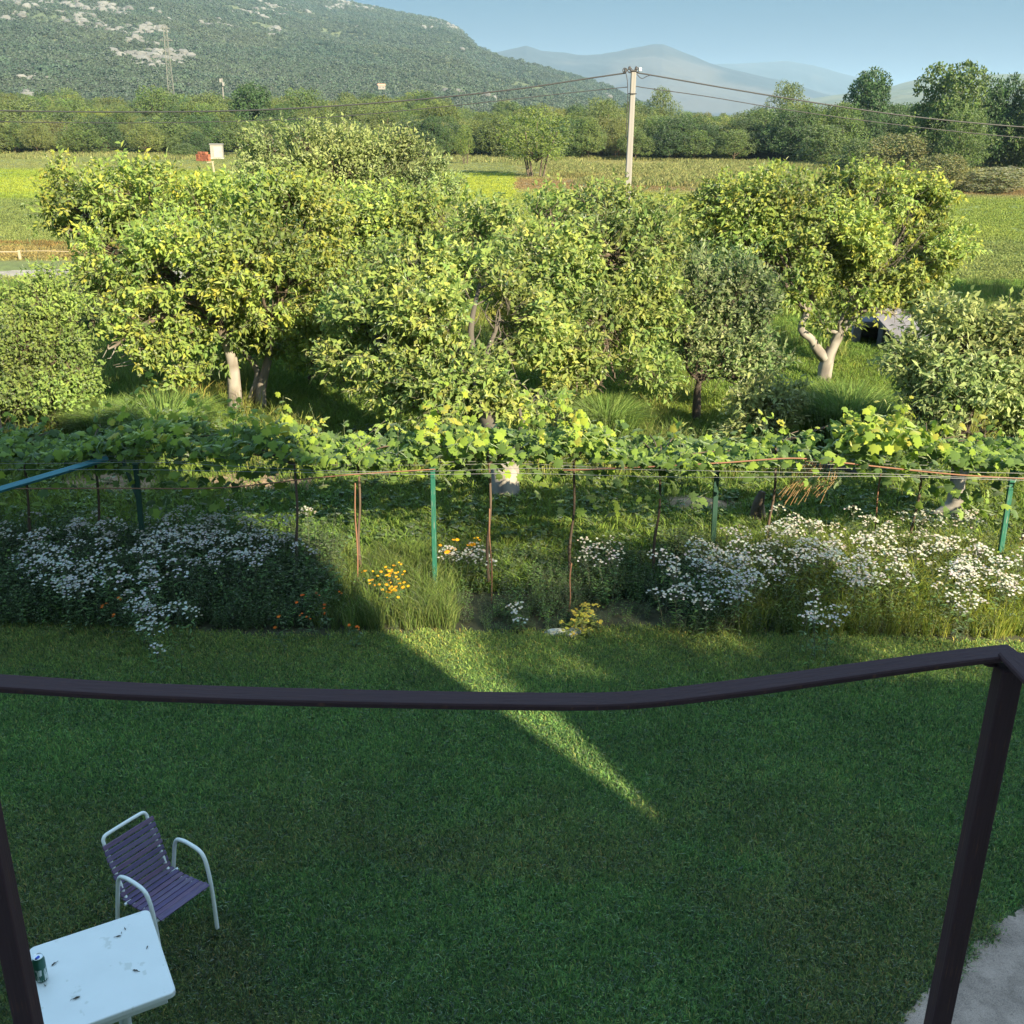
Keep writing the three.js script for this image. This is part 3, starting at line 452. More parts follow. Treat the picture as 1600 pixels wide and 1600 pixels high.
orchardTree('apple_tree', 'pale silvery apple tree at the right border in front of the track', 'tree', 108, foot(1490, 13.8), [foot(1488, 13.8), D(1491, 790, 13.8), D(1495, 760, 13.8), D(1498, 735, 13.8), D(1500, 700, 13.9)], [
  [1430, 570, 52, 50, 14.6], [1500, 525, 64, 44, 14.7], [1572, 550, 60, 58, 14.6], [1515, 610, 88, 54, 14.2], [1432, 635, 46, 44, 14.2], [1600, 640, 66, 56, 14.1], [1530, 665, 70, 30, 13.9], [1640, 570, 50, 60, 14.5], [1480, 490, 20, 20, 14.8], [1575, 500, 30, 24, 14.8]],
'apple', { n: 21000, r0: 0.13, lime: 0.8, gap: 0.43, upright: 0.4, bark: [0.08, 0.066, 0.055], extraTrunks: [[[D(1502, 745, 13.8), D(1522, 728, 13.8), D(1548, 716, 13.8), D(1570, 700, 13.9)], 0.07]] });
orchardTree('hedge_shrub', 'tall rounded green shrub at the left border beside the track', 'shrub', 109, foot(60, 17.6), [foot(60, 17.6), D(60, 640, 17.6), D(62, 560, 17.6)], [
  [66, 486, 50, 44, 17.8], [20, 545, 66, 60, 17.4], [98, 560, 44, 60, 17.6], [60, 620, 84, 46, 17.2], [-20, 590, 60, 70, 17.4], [112, 490, 28, 36, 17.9], [24, 470, 34, 30, 17.9], [74, 446, 22, 26, 18], [126, 600, 26, 40, 17.4], [10, 630, 60, 40, 16.9]],
'hedge', { n: 24000, r0: 0.06, gap: 0.435, upright: 0.5, droop: 0, crownFrom: 0.05 });
orchardTree('shade_tree', 'dark leafy tree behind the wide orchard tree, beside the track', 'tree', 110, foot(150, 27), [foot(150, 27), D(150, 480, 27), D(150, 450, 27)], [
  [140, 440, 34, 34, 27], [170, 460, 40, 40, 27], [130, 480, 30, 30, 27]], 'dark', { n: 8000, r0: 0.08, gap: 0.35 });
orchardTree('apple_tree', 'young pale leaved tree beside the tall grass clump', 'tree', 111, foot(1205, 16.6), [foot(1205, 16.6), D(1204, 670, 16.6), D(1202, 640, 16.6)], [
  [1180, 630, 30, 28, 16.6], [1222, 636, 30, 30, 16.6], [1200, 660, 38, 26, 16.5], [1170, 665, 24, 22, 16.5]], 'apple', { n: 4200, r0: 0.025, gap: 0.36, upright: 0.5, bark: [0.1, 0.08, 0.06] });
orchardTree('shade_tree', 'spreading tree beyond the right border whose shade falls on the field', 'tree', 112, V(20.7, -0.03, -28.8), [V(20.7, -0.03, -28.8), V(20.8, 1.2, -28.8), V(20.7, 2, -28.8)], [
  [1930, 340, 120, 80, 28.8], [2030, 335, 120, 80, 28.8], [1970, 285, 110, 65, 28.8], [1880, 390, 80, 60, 28.8], [2070, 400, 90, 60, 28.8]], 'walnut', { n: 38000, r0: 0.16, gap: 0.3 });

{ // tall loose tree beside the house: its thin crown lets flecks of sun through
  const R = rng(113), o = thing('shade_tree', 'tall loose crowned tree beside the house, outside the view', 'tree', V(14.2, -0.03, 5)), tb = new Bag(), lb = new Bag(), bk = (p) => { const v = 0.7 + 0.6 * noise3(p.x * 9, p.y * 3, p.z * 9); return [0.13 * v, 0.1 * v, 0.08 * v]; };
  tube(tb, [V(0, 0, 0), V(0.1, 4, 0), V(-0.2, 9, 0)], 0.24, 0.12, 10, bk, 0.2); part('trunk', tb.geometry(), barkMat, o);
  const bb = new Bag(), lobes = [[-0.9, 10.8, -0.4, 1.3, 0.8], [0.4, 10.5, 0.2, 1.4, 0.9], [-1.1, 9.6, -0.2, 0.9, 0.6], [1.5, 9.7, 0.2, 1.0, 0.6], [0.2, 9.0, 0.3, 1.2, 0.5], [-1.4, 8.6, 0, 0.7, 0.4], [-2.1, 9.4, -0.2, 1.0, 0.8], [1.2, 8.7, 0, 1.2, 0.5], [-0.4, 10.0, 0, 1.2, 0.6]];
  for (const [x, y, z, rx, ry] of lobes) { tube(bb, [V(0, 7 + R(), 0), V(x * 0.5, (y + 7.6) / 2, z), V(x, y, z)], 0.07, 0.015, 6, bk); for (let k = 0; k < rx * ry * 1200; k++) { const d = dirOn(R), r = 0.4 + 0.65 * Math.sqrt(R()), p = V(x + d.x * rx * r, y + d.y * ry * r, z + d.z * rx * r); if (noise3(p.x * 1.8, p.y * 1.8, p.z * 1.8) < 0.45) continue; for (let j = 0; j < 3; j++) leaf(lb, p.clone().addScaledVector(dirOn(R), 0.1), dirOn(R), V(0, 1, 0).addScaledVector(dirOn(R), 0.8).normalize(), 0.12, 0.07, pick(R, LEAF.walnut.pal), 0.2); } }
  stuffPart('limb', bb.geometry(), barkMat, o); stuffPart('crown', lb.geometry(), leafMat, o);
}
// ---------------------------------------------------------------- grass and weeds that nobody could count
function tuft(seed, blades, rad, h0, h1, w, lean, pal, tip = 1.25) {
  const R = rng(seed), b = new Bag();
  for (let k = 0; k < blades; k++) {
    const a = R() * 6.28, r = rad * Math.sqrt(R()), p = V(Math.cos(a) * r, -0.004, Math.sin(a) * r), h = lerp(h0, h1, R()), la = R() * 6.28, l = lean * (0.3 + R()) * h, c = pick(R, pal), f = R() * 6.28, sx = V(Math.cos(f), 0, Math.sin(f)).multiplyScalar(w * (0.7 + 0.6 * R()) / 2);
    const m = V(p.x + Math.cos(la) * l * 0.35, h * 0.6, p.z + Math.sin(la) * l * 0.35), t = V(p.x + Math.cos(la) * l, h * (1 - 0.25 * lean), p.z + Math.sin(la) * l), n = V(-sx.z, 0.6 * sx.length(), sx.x).normalize(), i = b.count, c2 = c.map((q) => q * tip);
    b.vert(p.clone().sub(sx), n, c); b.vert(p.clone().add(sx), n, c); b.vert(m.clone().sub(sx.clone().multiplyScalar(0.8)), n, c); b.vert(m.clone().add(sx.clone().multiplyScalar(0.8)), n, c); b.vert(t, n, c2);
    b.i.push(i, i + 1, i + 3, i, i + 3, i + 2, i + 2, i + 3, i + 4);
  }
  return b.geometry();
}
function weed(seed, stems, h, leafLen, leafWid, pal, spread = 0.5, per = 9) {
  const R = rng(seed), b = new Bag();
  for (let s = 0; s < stems; s++) {
    const a = R() * 6.28, l = spread * R() * h, top = V(Math.cos(a) * l, h * (0.6 + 0.4 * R()), Math.sin(a) * l), base = V(Math.cos(a) * l * 0.3, 0, Math.sin(a) * l * 0.3), c = pick(R, pal);
    tube(b, [base, base.clone().lerp(top, 0.5).add(V(0, 0.05 * h, 0)), top], 0.004, 0.002, 3, () => [c[0] * 0.9, c[1] * 0.8, c[2]]);
    for (let k = 0; k < per; k++) { const t = 0.12 + 0.88 * (k + R()) / per, p = base.clone().lerp(top, t), d = V(Math.cos(k * 2.4 + s), 0.25 - 0.3 * R(), Math.sin(k * 2.4 + s)).addScaledVector(dirOn(R), 0.4).normalize(); leaf(b, p, d, V(0, 1, 0).addScaledVector(dirOn(R), 0.4).normalize(), leafLen * (0.6 + 0.7 * R()) * (1.15 - 0.5 * t), leafWid * (0.7 + 0.5 * R()), pick(R, pal), 0.25); }
  }
  return b.geometry();
}
function scatter(name, geos, mat, spots, colour) { // spots: [x, y, z, scale]
  geos.forEach((g, gi) => {
    const mine = spots.filter((_, i) => i % geos.length === gi), im = new THREE.InstancedMesh(g, mat, mine.length), M = new THREE.Matrix4(), c = new THREE.Color();
    mine.forEach(([x, y, z, s, sy], i) => { M.makeRotationY(hash3(i, gi, 3) * 6.283).scale(V(s, s * (sy ?? 1), s)).setPosition(x, y, z); im.setMatrixAt(i, M); im.setColorAt(i, c.setRGB(...colour(x, z, hash3(i, 7, gi)))); });
    im.name = numbered(name); im.userData.kind = 'stuff'; scene.add(shade(im));
  });
}
const GP = [[0.122, 0.212, 0.08], [0.176, 0.276, 0.095], [0.066, 0.13, 0.055], [0.24, 0.31, 0.105], [0.26, 0.235, 0.1], [0.038, 0.08, 0.036]];
const inPath = (() => { const poly = [[1720, 1350], [1585, 1432], [1545, 1458], [1512, 1490], [1480, 1530], [1440, 1562], [1408, 1600], [1500, 2100], [2300, 2100], [2300, 1330]].map(([a, b]) => G(a, b)); return (x, z, m = 0) => { let c = false; for (let i = 0, j = poly.length - 1; i < poly.length; j = i++) { const a = poly[i], b = poly[j]; if ((a.z > z) !== (b.z > z) && x < (b.x - a.x) * (z - a.z) / (b.z - a.z) + a.x + m) c = !c; } return c; }; })();
{ // mown lawn
  const R = rng(900), spots = [];
  for (let k = 0; k < 105000; k++) { const z = -3.4 - 7 * R(), x = (R() - 0.5) * (9.5 - z * 1.25) + 0.3; if (z < lawnEdge(x) - 0.22 * R() || inPath(x, z, -0.1 + 0.22 * noise3(x * 4, 1, z * 4))) continue; spots.push([x, 0.008, z, 0.75 + 0.6 * R(), 0.7 + 0.6 * R()]); }
  scatter('lawn_grass', [tuft(1, 30, 0.06, 0.018, 0.055, 0.006, 1.0, GP), tuft(2, 30, 0.06, 0.018, 0.065, 0.006, 0.9, GP), tuft(3, 28, 0.055, 0.015, 0.05, 0.007, 1.2, GP)], grassMat, spots, (x, z, r) => {
    const a = 0.5 * fbm(x * 0.5, 1, z * 0.5, 4) + 0.5 * fbm(x * 2.6, 4, z * 2.6, 3), br = 0.55 * sstep(0.5, 0.64, fbm(x * 0.9 + 9, 5, z * 0.9, 4)) * sstep(-8.5, -5.5, z) * (0.4 + 0.6 * r), k = 0.62 + 0.95 * a + 0.5 * (r - 0.5), y = sstep(-8.6, -10, z);
    return [k * (1 + 0.75 * br + 0.5 * y), k * (1 - 0.2 * br + 0.12 * y), k * (1 + 0.1 * br)];
  });
}
const WP = [[0.07, 0.13, 0.036], [0.09, 0.155, 0.04], [0.12, 0.18, 0.045], [0.055, 0.1, 0.032]];
const DP = [[0.035, 0.07, 0.022], [0.05, 0.09, 0.026], [0.075, 0.1, 0.035]];
{ // rough growth of the bed: tall leafy stems and long grass
  const R = rng(901), a = [], b = [], g = [];
  for (let k = 0; k < 6800; k++) {
    const z = -10.25 - 1.9 * R(), x = -7.6 + 15.6 * R(), lit = x > -2.2 && x < -0.6, near = -10.25 - z;
    if (lit && R() < 0.8) { if (R() < 0.4) g.push([x, 0.01, z, 0.4 + 0.3 * R()]); continue; }
    const dens = x < -0.9 ? 1 : x < 2 ? (fbm(x * 1.5, 2, z * 1.5, 2) > 0.55 ? 0.7 : 0.15) : 0.95;
    if (R() > dens) continue;
    const s = (x < -2 ? 0.85 : x < 2 ? 0.5 : 0.85) * (0.55 + 0.6 * R()) * (0.55 + 0.45 * sstep(0, 0.5, near));
    (x > 2.4 && R() < 0.55 ? g : R() < 0.5 ? a : b).push([x, 0.005, z, s]);
  }
  const tint = (x, z, r) => { const k = 0.7 + 0.6 * r, y = sstep(1.5, 5, x) * 0.8; return [k * (1 + y), k * (1 + 0.6 * y), k]; };
  scatter('bed_foliage', [weed(1, 7, 0.8, 0.09, 0.035, DP), weed(2, 6, 0.7, 0.07, 0.04, WP), weed(5, 8, 0.85, 0.1, 0.018, DP)], leafMat, a, tint);
  scatter('bed_foliage', [weed(3, 8, 0.55, 0.06, 0.035, DP, 0.7), weed(4, 5, 0.6, 0.1, 0.05, WP, 0.6)], leafMat, b, tint);
  scatter('bed_grass', [tuft(21, 40, 0.12, 0.35, 0.85, 0.011, 0.6, [[0.1, 0.14, 0.035], [0.13, 0.16, 0.04], [0.17, 0.17, 0.06], [0.08, 0.12, 0.03]])], grassMat, g, tint);
}
{ // orchard floor
  const R = rng(902), low = [], tall = [], cover = [];
  for (let k = 0; k < 60000; k++) {
    const d = 11.4 + 26 * Math.pow(R(), 1.35), x = (R() - 0.5) * (7 + d * 1.12), n = fbm(x * 0.5, 3, d * 0.5, 3);
    const bare = [[1092, 792, 0.7], [405, 757, 1.0], [180, 757, 1.0], [60, 668, 0.8]].some(([a, b, r]) => { const c = G(a, b); return Math.hypot((x - c.x), (-d - c.z) * 1.6) < r * (0.7 + 0.4 * R()); });
    if (bare && R() < 0.9) continue;
    if (d > 24 && Math.abs(d - 38) < 3 && x < -8) continue;
    const s = 0.8 + 0.7 * R();
    if (d > 15.5 && n > 0.57 && R() < 0.22) tall.push([x, 0, -d, s * (0.7 + 0.3 * R())]); else if (d < 18 && R() < 0.2) cover.push([x, 0.003, -d, s]); else low.push([x, 0, -d, s]);
  }
  const tint = (x, z, r) => { const n = fbm(x * 0.35, 6, z * 0.35, 3), k = 0.75 + 0.5 * r; return [k * (0.75 + 0.9 * n), k * (0.9 + 0.25 * n), k]; };
  scatter('orchard_grass', [tuft(31, 26, 0.13, 0.06, 0.2, 0.012, 0.8, [[0.095, 0.16, 0.035], [0.125, 0.19, 0.042], [0.075, 0.135, 0.035]]), tuft(32, 26, 0.13, 0.06, 0.2, 0.011, 0.8, [[0.1, 0.165, 0.035], [0.14, 0.195, 0.042], [0.15, 0.165, 0.05]])], grassMat, low, tint);
  scatter('orchard_tall_grass', [tuft(33, 34, 0.16, 0.25, 0.6, 0.012, 0.5, [[0.11, 0.155, 0.04], [0.15, 0.18, 0.05], [0.2, 0.19, 0.08]])], grassMat, tall, tint);
  scatter('ground_cover', [weed(34, 6, 0.16, 0.07, 0.055, WP, 0.9, 5), weed(35, 6, 0.12, 0.06, 0.05, [[0.07, 0.13, 0.035], [0.09, 0.15, 0.04]], 1.1, 5)], leafMat, cover, tint);
}
{ // meadow: short grass on the fields, tall pale grass before the wood
  const R = rng(903), low = [], straw = [];
  for (let k = 0; k < 74000; k++) { const d = 30 + 122 * Math.pow(R(), 1.4), x = (R() - 0.5) * (8 + d * 1.15); if (x < -8 && Math.abs(d - 38.5) < 2.2) continue; low.push([x, 0, -d, 0.8 + 0.5 * R()]); }
  for (let k = 0; k < 15000; k++) { const d = 92 + 66 * R(), x = (R() - 0.5) * (10 + d * 1.15); if (x < 0 && (d < 130 + 14 * fbm(x * 0.05, 1, 4, 2) || R() < 0.5)) continue; if (fbm(x * 0.08, 2, d * 0.05, 3) < 0.42) continue; straw.push([x, 0, -d, 0.9 + 0.8 * R()]); }
  for (let k = 0; k < 2500; k++) { const d = 42.5 + 4 * R(), x = -30 + 21 * R(); if (fbm(x * 0.3, 1, d * 0.3, 2) > 0.45) R() < 0.6 && straw.push([x, 0, -d, 0.35 + 0.2 * R()]); }
  const field = (x, z, r) => { const c = fieldColour(x, z), k = 6.2 * (0.85 + 0.3 * r); return [c[0] * k, c[1] * k, c[2] * k]; };
  scatter('field_grass', [tuft(41, 16, 0.35, 0.05, 0.12, 0.05, 0.8, [[0.17, 0.128, 0.17], [0.2, 0.143, 0.18]])], grassMat, low, field);
  scatter('meadow_tall_grass', [tuft(42, 30, 0.9, 0.15, 0.5, 0.06, 0.9, [[0.2, 0.18, 0.085], [0.23, 0.195, 0.1], [0.16, 0.165, 0.065]])], grassMat, straw, (x, z, r) => { const red = -z < 50 ? 1 : sstep(0.54, 0.66, fbm(x * 0.05, 8, z * 0.07, 3)) * sstep(112, 95, -z) * 0.8, k = 0.75 + 0.5 * r; return [k, k * lerp(1, 0.66, red), k * lerp(1, 0.6, red)]; });
}
{ // clumps of fountain-like grass between the trees
  const R = rng(904), b = new Bag();
  for (let k = 0; k < 3600; k++) {
    const a = R() * 6.28, r = 0.55 * Math.sqrt(R()), p = V(Math.cos(a) * r * 0.7, 0, Math.sin(a) * r * 0.7), o = V(Math.cos(a), 0, Math.sin(a)).multiplyScalar(0.18 + 0.6 * r).addScaledVector(dirOn(R), 0.18), h = 0.65 + 0.4 * R(), f = R() * 6.28, s = V(Math.cos(f), 0, Math.sin(f)).multiplyScalar(0.005), n = V(-s.z, 0.003, s.x).normalize(), c = pick(R, [[0.14, 0.19, 0.055], [0.18, 0.21, 0.07], [0.11, 0.16, 0.045]]), i = b.count;
    const m = p.clone().addScaledVector(o, 0.4).setY(h * 0.65), t = p.clone().addScaledVector(o, 1.1).setY(h * (0.95 - 0.4 * o.length()));
    b.vert(p.clone().sub(s), n, c); b.vert(p.clone().add(s), n, c); b.vert(m.clone().sub(s), n, c); b.vert(m.clone().add(s), n, c); b.vert(t, n, c.map((q) => q * 1.25)); b.i.push(i, i + 1, i + 3, i, i + 3, i + 2, i + 2, i + 3, i + 4);
  }
  const g = b.geometry();
  [[255, 668, 16.4, 1.25, 'broad feathery grass clump left of the two whitewashed trunks'], [165, 655, 17, 0.95, 'smaller feathery grass clump beside the left border shrub'], [1318, 655, 17.2, 1.35, 'large feathery grass clump in front of the forked whitewashed trunk'], [948, 662, 17.4, 1.0, 'feathery grass clump right of the dark leaning trunk']].forEach(([px, py, d, s, label]) => {
    const o = thing('grass_clump', label, 'grass clump', V(D(px, py, d).x, 0, -d), px); o.scale.set(s, s, s); stuffPart('blade', g, grassMat, o);
  });
}
{ // leafy garden plants behind the vines
  const specs = [[302, 690, 16, 1.15, 'leafy broad leaved plant beside the tall feathery grass'], [352, 690, 16.2, 0.95, 'dark stemmed leafy plant left of the brown trunk'], [200, 672, 16.4, 1.05, 'bright leafy plant in front of the smaller grass clump'], [1050, 690, 15.4, 0.9, 'leafy plant below the small dark silvery tree'], [1130, 680, 15.8, 0.8, 'low leafy plant left of the young pale tree']];
  specs.forEach(([px, py, d, s, label], k) => { const o = thing('garden_plant', label, 'plant', V(D(px, py, d).x, 0, -d), k * 2); o.scale.set(s, s, s); stuffPart('foliage', weed(60 + k, 12, 1.0, 0.14, 0.08, [[0.11, 0.16, 0.04], [0.14, 0.19, 0.04], [0.08, 0.12, 0.035]], 0.45, 14), leafMat, o); });
}

// ---------------------------------------------------------------- flowers
function flowerHead(bag, R, p, r, col, petals = 6, eye = null) {
  const n = V((R() - 0.5) * 0.5, 1, (R() - 0.5) * 0.5 + 0.25).normalize(), x = V().crossVectors(n, V(0, 0, 1)).normalize(), y = V().crossVectors(x, n), c = col.map((q) => q * (0.85 + 0.25 * R())), i = bag.count;
  bag.vert(p, n, eye ?? c);
  for (let k = 0; k < petals * 2; k++) { const a = k / petals * Math.PI + 0.3, q = (k % 2 ? 0.62 : 1) * r; bag.vert(p.clone().addScaledVector(x, Math.cos(a) * q).addScaledVector(y, Math.sin(a) * q).addScaledVector(n, k % 2 ? 0 : r * 0.25), n, c); }
  for (let k = 0; k < petals * 2; k++) bag.i.push(i, i + 1 + (k + 1) % (petals * 2), i + 1 + k);
}
function flowerClump(name, label, category, seed, spots, { col, r = 0.0155, heads = 24, corymb = 0.13, h0 = 0.5, h1 = 0.85, pal = WP, eye = null, petals = 6, flat = 0.5 }) {
  const R = rng(seed), fb = new Bag(), lb = new Bag(), base = V(spots[0][0], 0, spots[0][1]), o = thing(name, label, category, base);
  for (const [x, z] of spots) {
    const foot = V(x - base.x, 0, z - base.z), h = lerp(h0, h1, R()), top = foot.clone().add(V((R() - 0.5) * 0.25, h, (R() - 0.5) * 0.25 + 0.06));
    tube(lb, [foot, foot.clone().lerp(top, 0.55).add(dirOn(R).multiplyScalar(0.03)), top], 0.004, 0.002, 3, () => [0.07, 0.1, 0.035]);
    for (let k = 0; k < 9; k++) { const t = 0.1 + 0.8 * R(), d = dirOn(R).setY(0.15 * R()).normalize(); leaf(lb, foot.clone().lerp(top, t), d, V(0, 1, 0).addScaledVector(dirOn(R), 0.3).normalize(), 0.09 * (0.6 + 0.6 * R()), 0.025, pick(R, pal), 0.2); }
    const sz = 0.5 + 0.75 * R(); for (let k = 0; k < heads * sz; k++) { const a = R() * 6.28, q = corymb * sz * Math.sqrt(R()), p = top.clone().add(V(Math.cos(a) * q, (1 - (q / (corymb * sz)) ** 2) * corymb * flat + (R() - 0.5) * 0.025, Math.sin(a) * q)); if (k % 3 === 0) tube(lb, [top.clone().add(V(0, -0.08, 0)), top.clone().lerp(p, 0.5), p], 0.002, 0.001, 3, () => [0.08, 0.11, 0.04]); flowerHead(fb, R, p, r * (0.6 + 0.7 * R()), R() < 0.12 ? [col[0] * 0.6, col[1] * 0.55, col[2] * 0.4] : col, petals, eye); }
  }
  stuffPart('stem', lb.geometry(), leafMat, o); stuffPart('flower', fb.geometry(), petalMat, o);
  return o;
}
// clumps are laid out by the region of the bed that they fill
function fill(seed, n, px0, px1, py0, py1, h) { const R = rng(seed), out = []; for (let k = 0; k < n; k++) { const p = G(lerp(px0, px1, R()), lerp(py0, py1, R()), h); out.push([p.x, p.z]); } return out; }
const WHITE = [0.5, 0.51, 0.47];
[
  ['white flowers along the left border of the bed, below the blue bar', 0, 80, 815, 890, 17],
  ['dense cluster of white flowers low at the left, above dark leaves', 78, 165, 865, 905, 22],
  ['white flowers between the left border and the dark green post', 100, 200, 808, 850, 20],
  ['white flowers at the foot of the dark green post on its right', 225, 300, 800, 860, 26],
  ['white flowers hanging forward right below the dark green post', 210, 300, 870, 935, 18],
  ['broad white flowers left of the dark vine stem', 300, 420, 795, 870, 46],
  ['loose white flowers reaching the lit grass beside the dark vine stem', 410, 485, 815, 850, 14],
  ['small low white flowers at the lawn border on the left', 215, 275, 945, 985, 5],
].forEach(([label, a, b, c, d, n], k) => flowerClump('white_flowers', label, 'white flowers', 300 + k, fill(700 + k, Math.round(n * 1.1), a, b, c, d, 0.68), { col: WHITE, h0: 0.45, h1: 0.85 }));
[
  ['dense bluish white flower cluster in shade right of the thin bare stake', 1032, 1185, 860, 915, 52],
  ['white flowers sloping up beside the short green post', 1090, 1170, 835, 870, 16],
  ['large shaded mass of white flowers in the right half of the bed', 1190, 1310, 815, 890, 54],
  ['sunlit cream white flowers in the middle of the right bed', 1300, 1420, 815, 900, 50],
  ['sunlit white flowers around the pale trunk in the bed', 1410, 1530, 810, 880, 46],
  ['white flowers low in the bed left of the leaning green post', 1440, 1530, 880, 930, 22],
  ['white flowers at the right border behind the leaning green post', 1540, 1610, 860, 910, 16],
  ['low white flowers at the lawn border in the right half', 1255, 1300, 935, 960, 8],
].forEach(([label, a, b, c, d, n], k) => flowerClump('white_flowers', label, 'white flowers', 330 + k, fill(730 + k, Math.round(n * 0.88), a, b, c, d, 0.66), { col: WHITE, h0: 0.45, h1: 0.85 }));
flowerClump('white_flowers', 'white flowers with a few orange heads right of the bright green post', 'white flowers', 351, fill(751, 10, 690, 760, 850, 882, 0.4), { col: WHITE, h0: 0.32, h1: 0.46 });
flowerClump('white_flowers', 'single upright white flowers beside the thin rusty stake', 'white flowers', 352, [...fill(752, 11, 890, 962, 852, 880, 0.55), ...fill(753, 3, 905, 940, 812, 840, 0.75)], { col: WHITE, h0: 0.5, h1: 0.62, heads: 10 });
flowerClump('white_flowers', 'small white flower group low in the shade left of the yellow bush', 'white flowers', 353, fill(754, 5, 806, 832, 942, 956, 0.25), { col: WHITE, h0: 0.2, h1: 0.3, heads: 9, corymb: 0.07 });
const GOLD = [0.85, 0.42, 0.015], ORANGE = [0.75, 0.16, 0.02];
flowerClump('marigold', 'bright yellow marigolds in the beam of sun left of the green post', 'marigolds', 361, [...fill(761, 13, 566, 628, 885, 905, 0.32), ...fill(762, 7, 594, 612, 900, 945, 0.28)], { col: GOLD, r: 0.02, heads: 3, corymb: 0.1, h0: 0.25, h1: 0.38, petals: 8 });
flowerClump('marigold', 'orange yellow marigolds above the white flowers by the green post', 'marigolds', 362, fill(763, 6, 692, 745, 838, 862, 0.5), { col: GOLD, r: 0.03, heads: 2, corymb: 0.05, h0: 0.45, h1: 0.52, petals: 8 });
flowerClump('marigold', 'scattered orange marigolds in the shaded left bed near the lawn', 'marigolds', 363, [...fill(764, 12, 430, 560, 905, 985, 0.3), ...fill(765, 3, 160, 190, 925, 955, 0.3)], { col: ORANGE, r: 0.018, heads: 2, corymb: 0.04, h0: 0.26, h1: 0.36, petals: 8, pal: DP });
flowerClump('yellow_bush', 'small rounded yellow bush at the lawn border', 'bush', 364, fill(766, 26, 890, 924, 950, 972, 0.18), { col: [0.45, 0.38, 0.06], r: 0.018, heads: 7, corymb: 0.06, h0: 0.08, h1: 0.34, pal: [[0.3, 0.28, 0.05], [0.2, 0.22, 0.05]] });
// ---------------------------------------------------------------- vine trellis: posts, bars, wires
const paint = (r, g, b, rough = 0.5, metal = 0) => std({ color: RGB(r, g, b), roughness: rough, metalness: metal });
const greenPaint = std({ map: texture(256, (u, v) => { const k = 0.7 + 0.6 * (pfbm(u, v, 6, 5, 91)), w = sstep(0.68, 0.8, pfbm(u, v, 12, 4, 93)); return [lerp(0.012, 0.16, w) * k, lerp(0.1, 0.2, w) * k, lerp(0.07, 0.17, w) * k]; }), roughness: 0.55 });
const darkGreen = paint(0.012, 0.05, 0.035, 0.6), bluePaint = std({ map: texture(128, (u, v) => { const k = 0.7 + 0.6 * pfbm(u, v, 8, 4, 97); return [0.03 * k, 0.15 * k, 0.2 * k]; }), roughness: 0.5 });
const rustMat = std({ map: texture(256, (u, v) => { const k = 0.6 + 0.8 * pfbm(u, v, 10, 5, 101); return [0.19 * k, 0.095 * k, 0.06 * k]; }), roughness: 0.9 });
const wireMat = paint(0.2, 0.21, 0.22, 0.5, 0.4);
function bar(a, b, w, t, mat, name, parent, turn = 0) { const l = a.distanceTo(b), m = part(name, new RoundedBoxGeometry(w, l, t, 1, Math.min(w, t) * 0.15), mat, parent); m.position.copy(a).lerp(b, 0.5); m.quaternion.setFromUnitVectors(V(0, 1, 0), b.clone().sub(a).normalize()); m.rotateY(turn); return m; }
function rod(pts, r, seg, mat, name, parent) { return part(name, new THREE.TubeGeometry(new THREE.CatmullRomCurve3(pts), Math.max(8, pts.length * 8), r, seg), mat, parent); }
const rel = (pts, o) => pts.map((p) => p.clone().sub(o.position));
function trellisPost(label, top, bot, mat, w = 0.06, brace) {
  const o = thing('trellis_post', label, 'post', bot); const [a, b] = rel([bot, top], o);
  bar(a.setY(-0.1), b, w, w * 0.7, mat, 'post', o); const cap = part('cap', new RoundedBoxGeometry(w * 1.25, 0.012, w, 1, 0.003), mat, o); cap.position.copy(b).y += 0.007;
  if (brace) { const [c, d] = rel(brace, o); bar(c, d, w * 0.75, w * 0.6, mat, 'brace', o); }
}
trellisPost('bright green painted steel post in the middle of the trellis', D(676, 733, 11.25), V(D(680, 930, 11.25).x, 0, -11.25), greenPaint, 0.055);
trellisPost('dark green post with a curved brace in the left flower bed', D(212, 726, 11.5), V(D(229, 905, 11.5).x, 0, -11.5), darkGreen, 0.06, [D(190, 714, 11.7), D(216, 780, 11.5)]);
trellisPost('dark green post standing among white flowers in the right half', D(1120, 738, 11.9), V(D(1114, 870, 11.9).x, 0, -11.9), darkGreen, 0.06);
trellisPost('leaning green post at the right border of the bed', D(1585, 722, 11.5), V(D(1553, 930, 11.5).x, 0, -11.5), greenPaint, 0.06, [D(1600, 716, 11.7), D(1580, 760, 11.5)]);
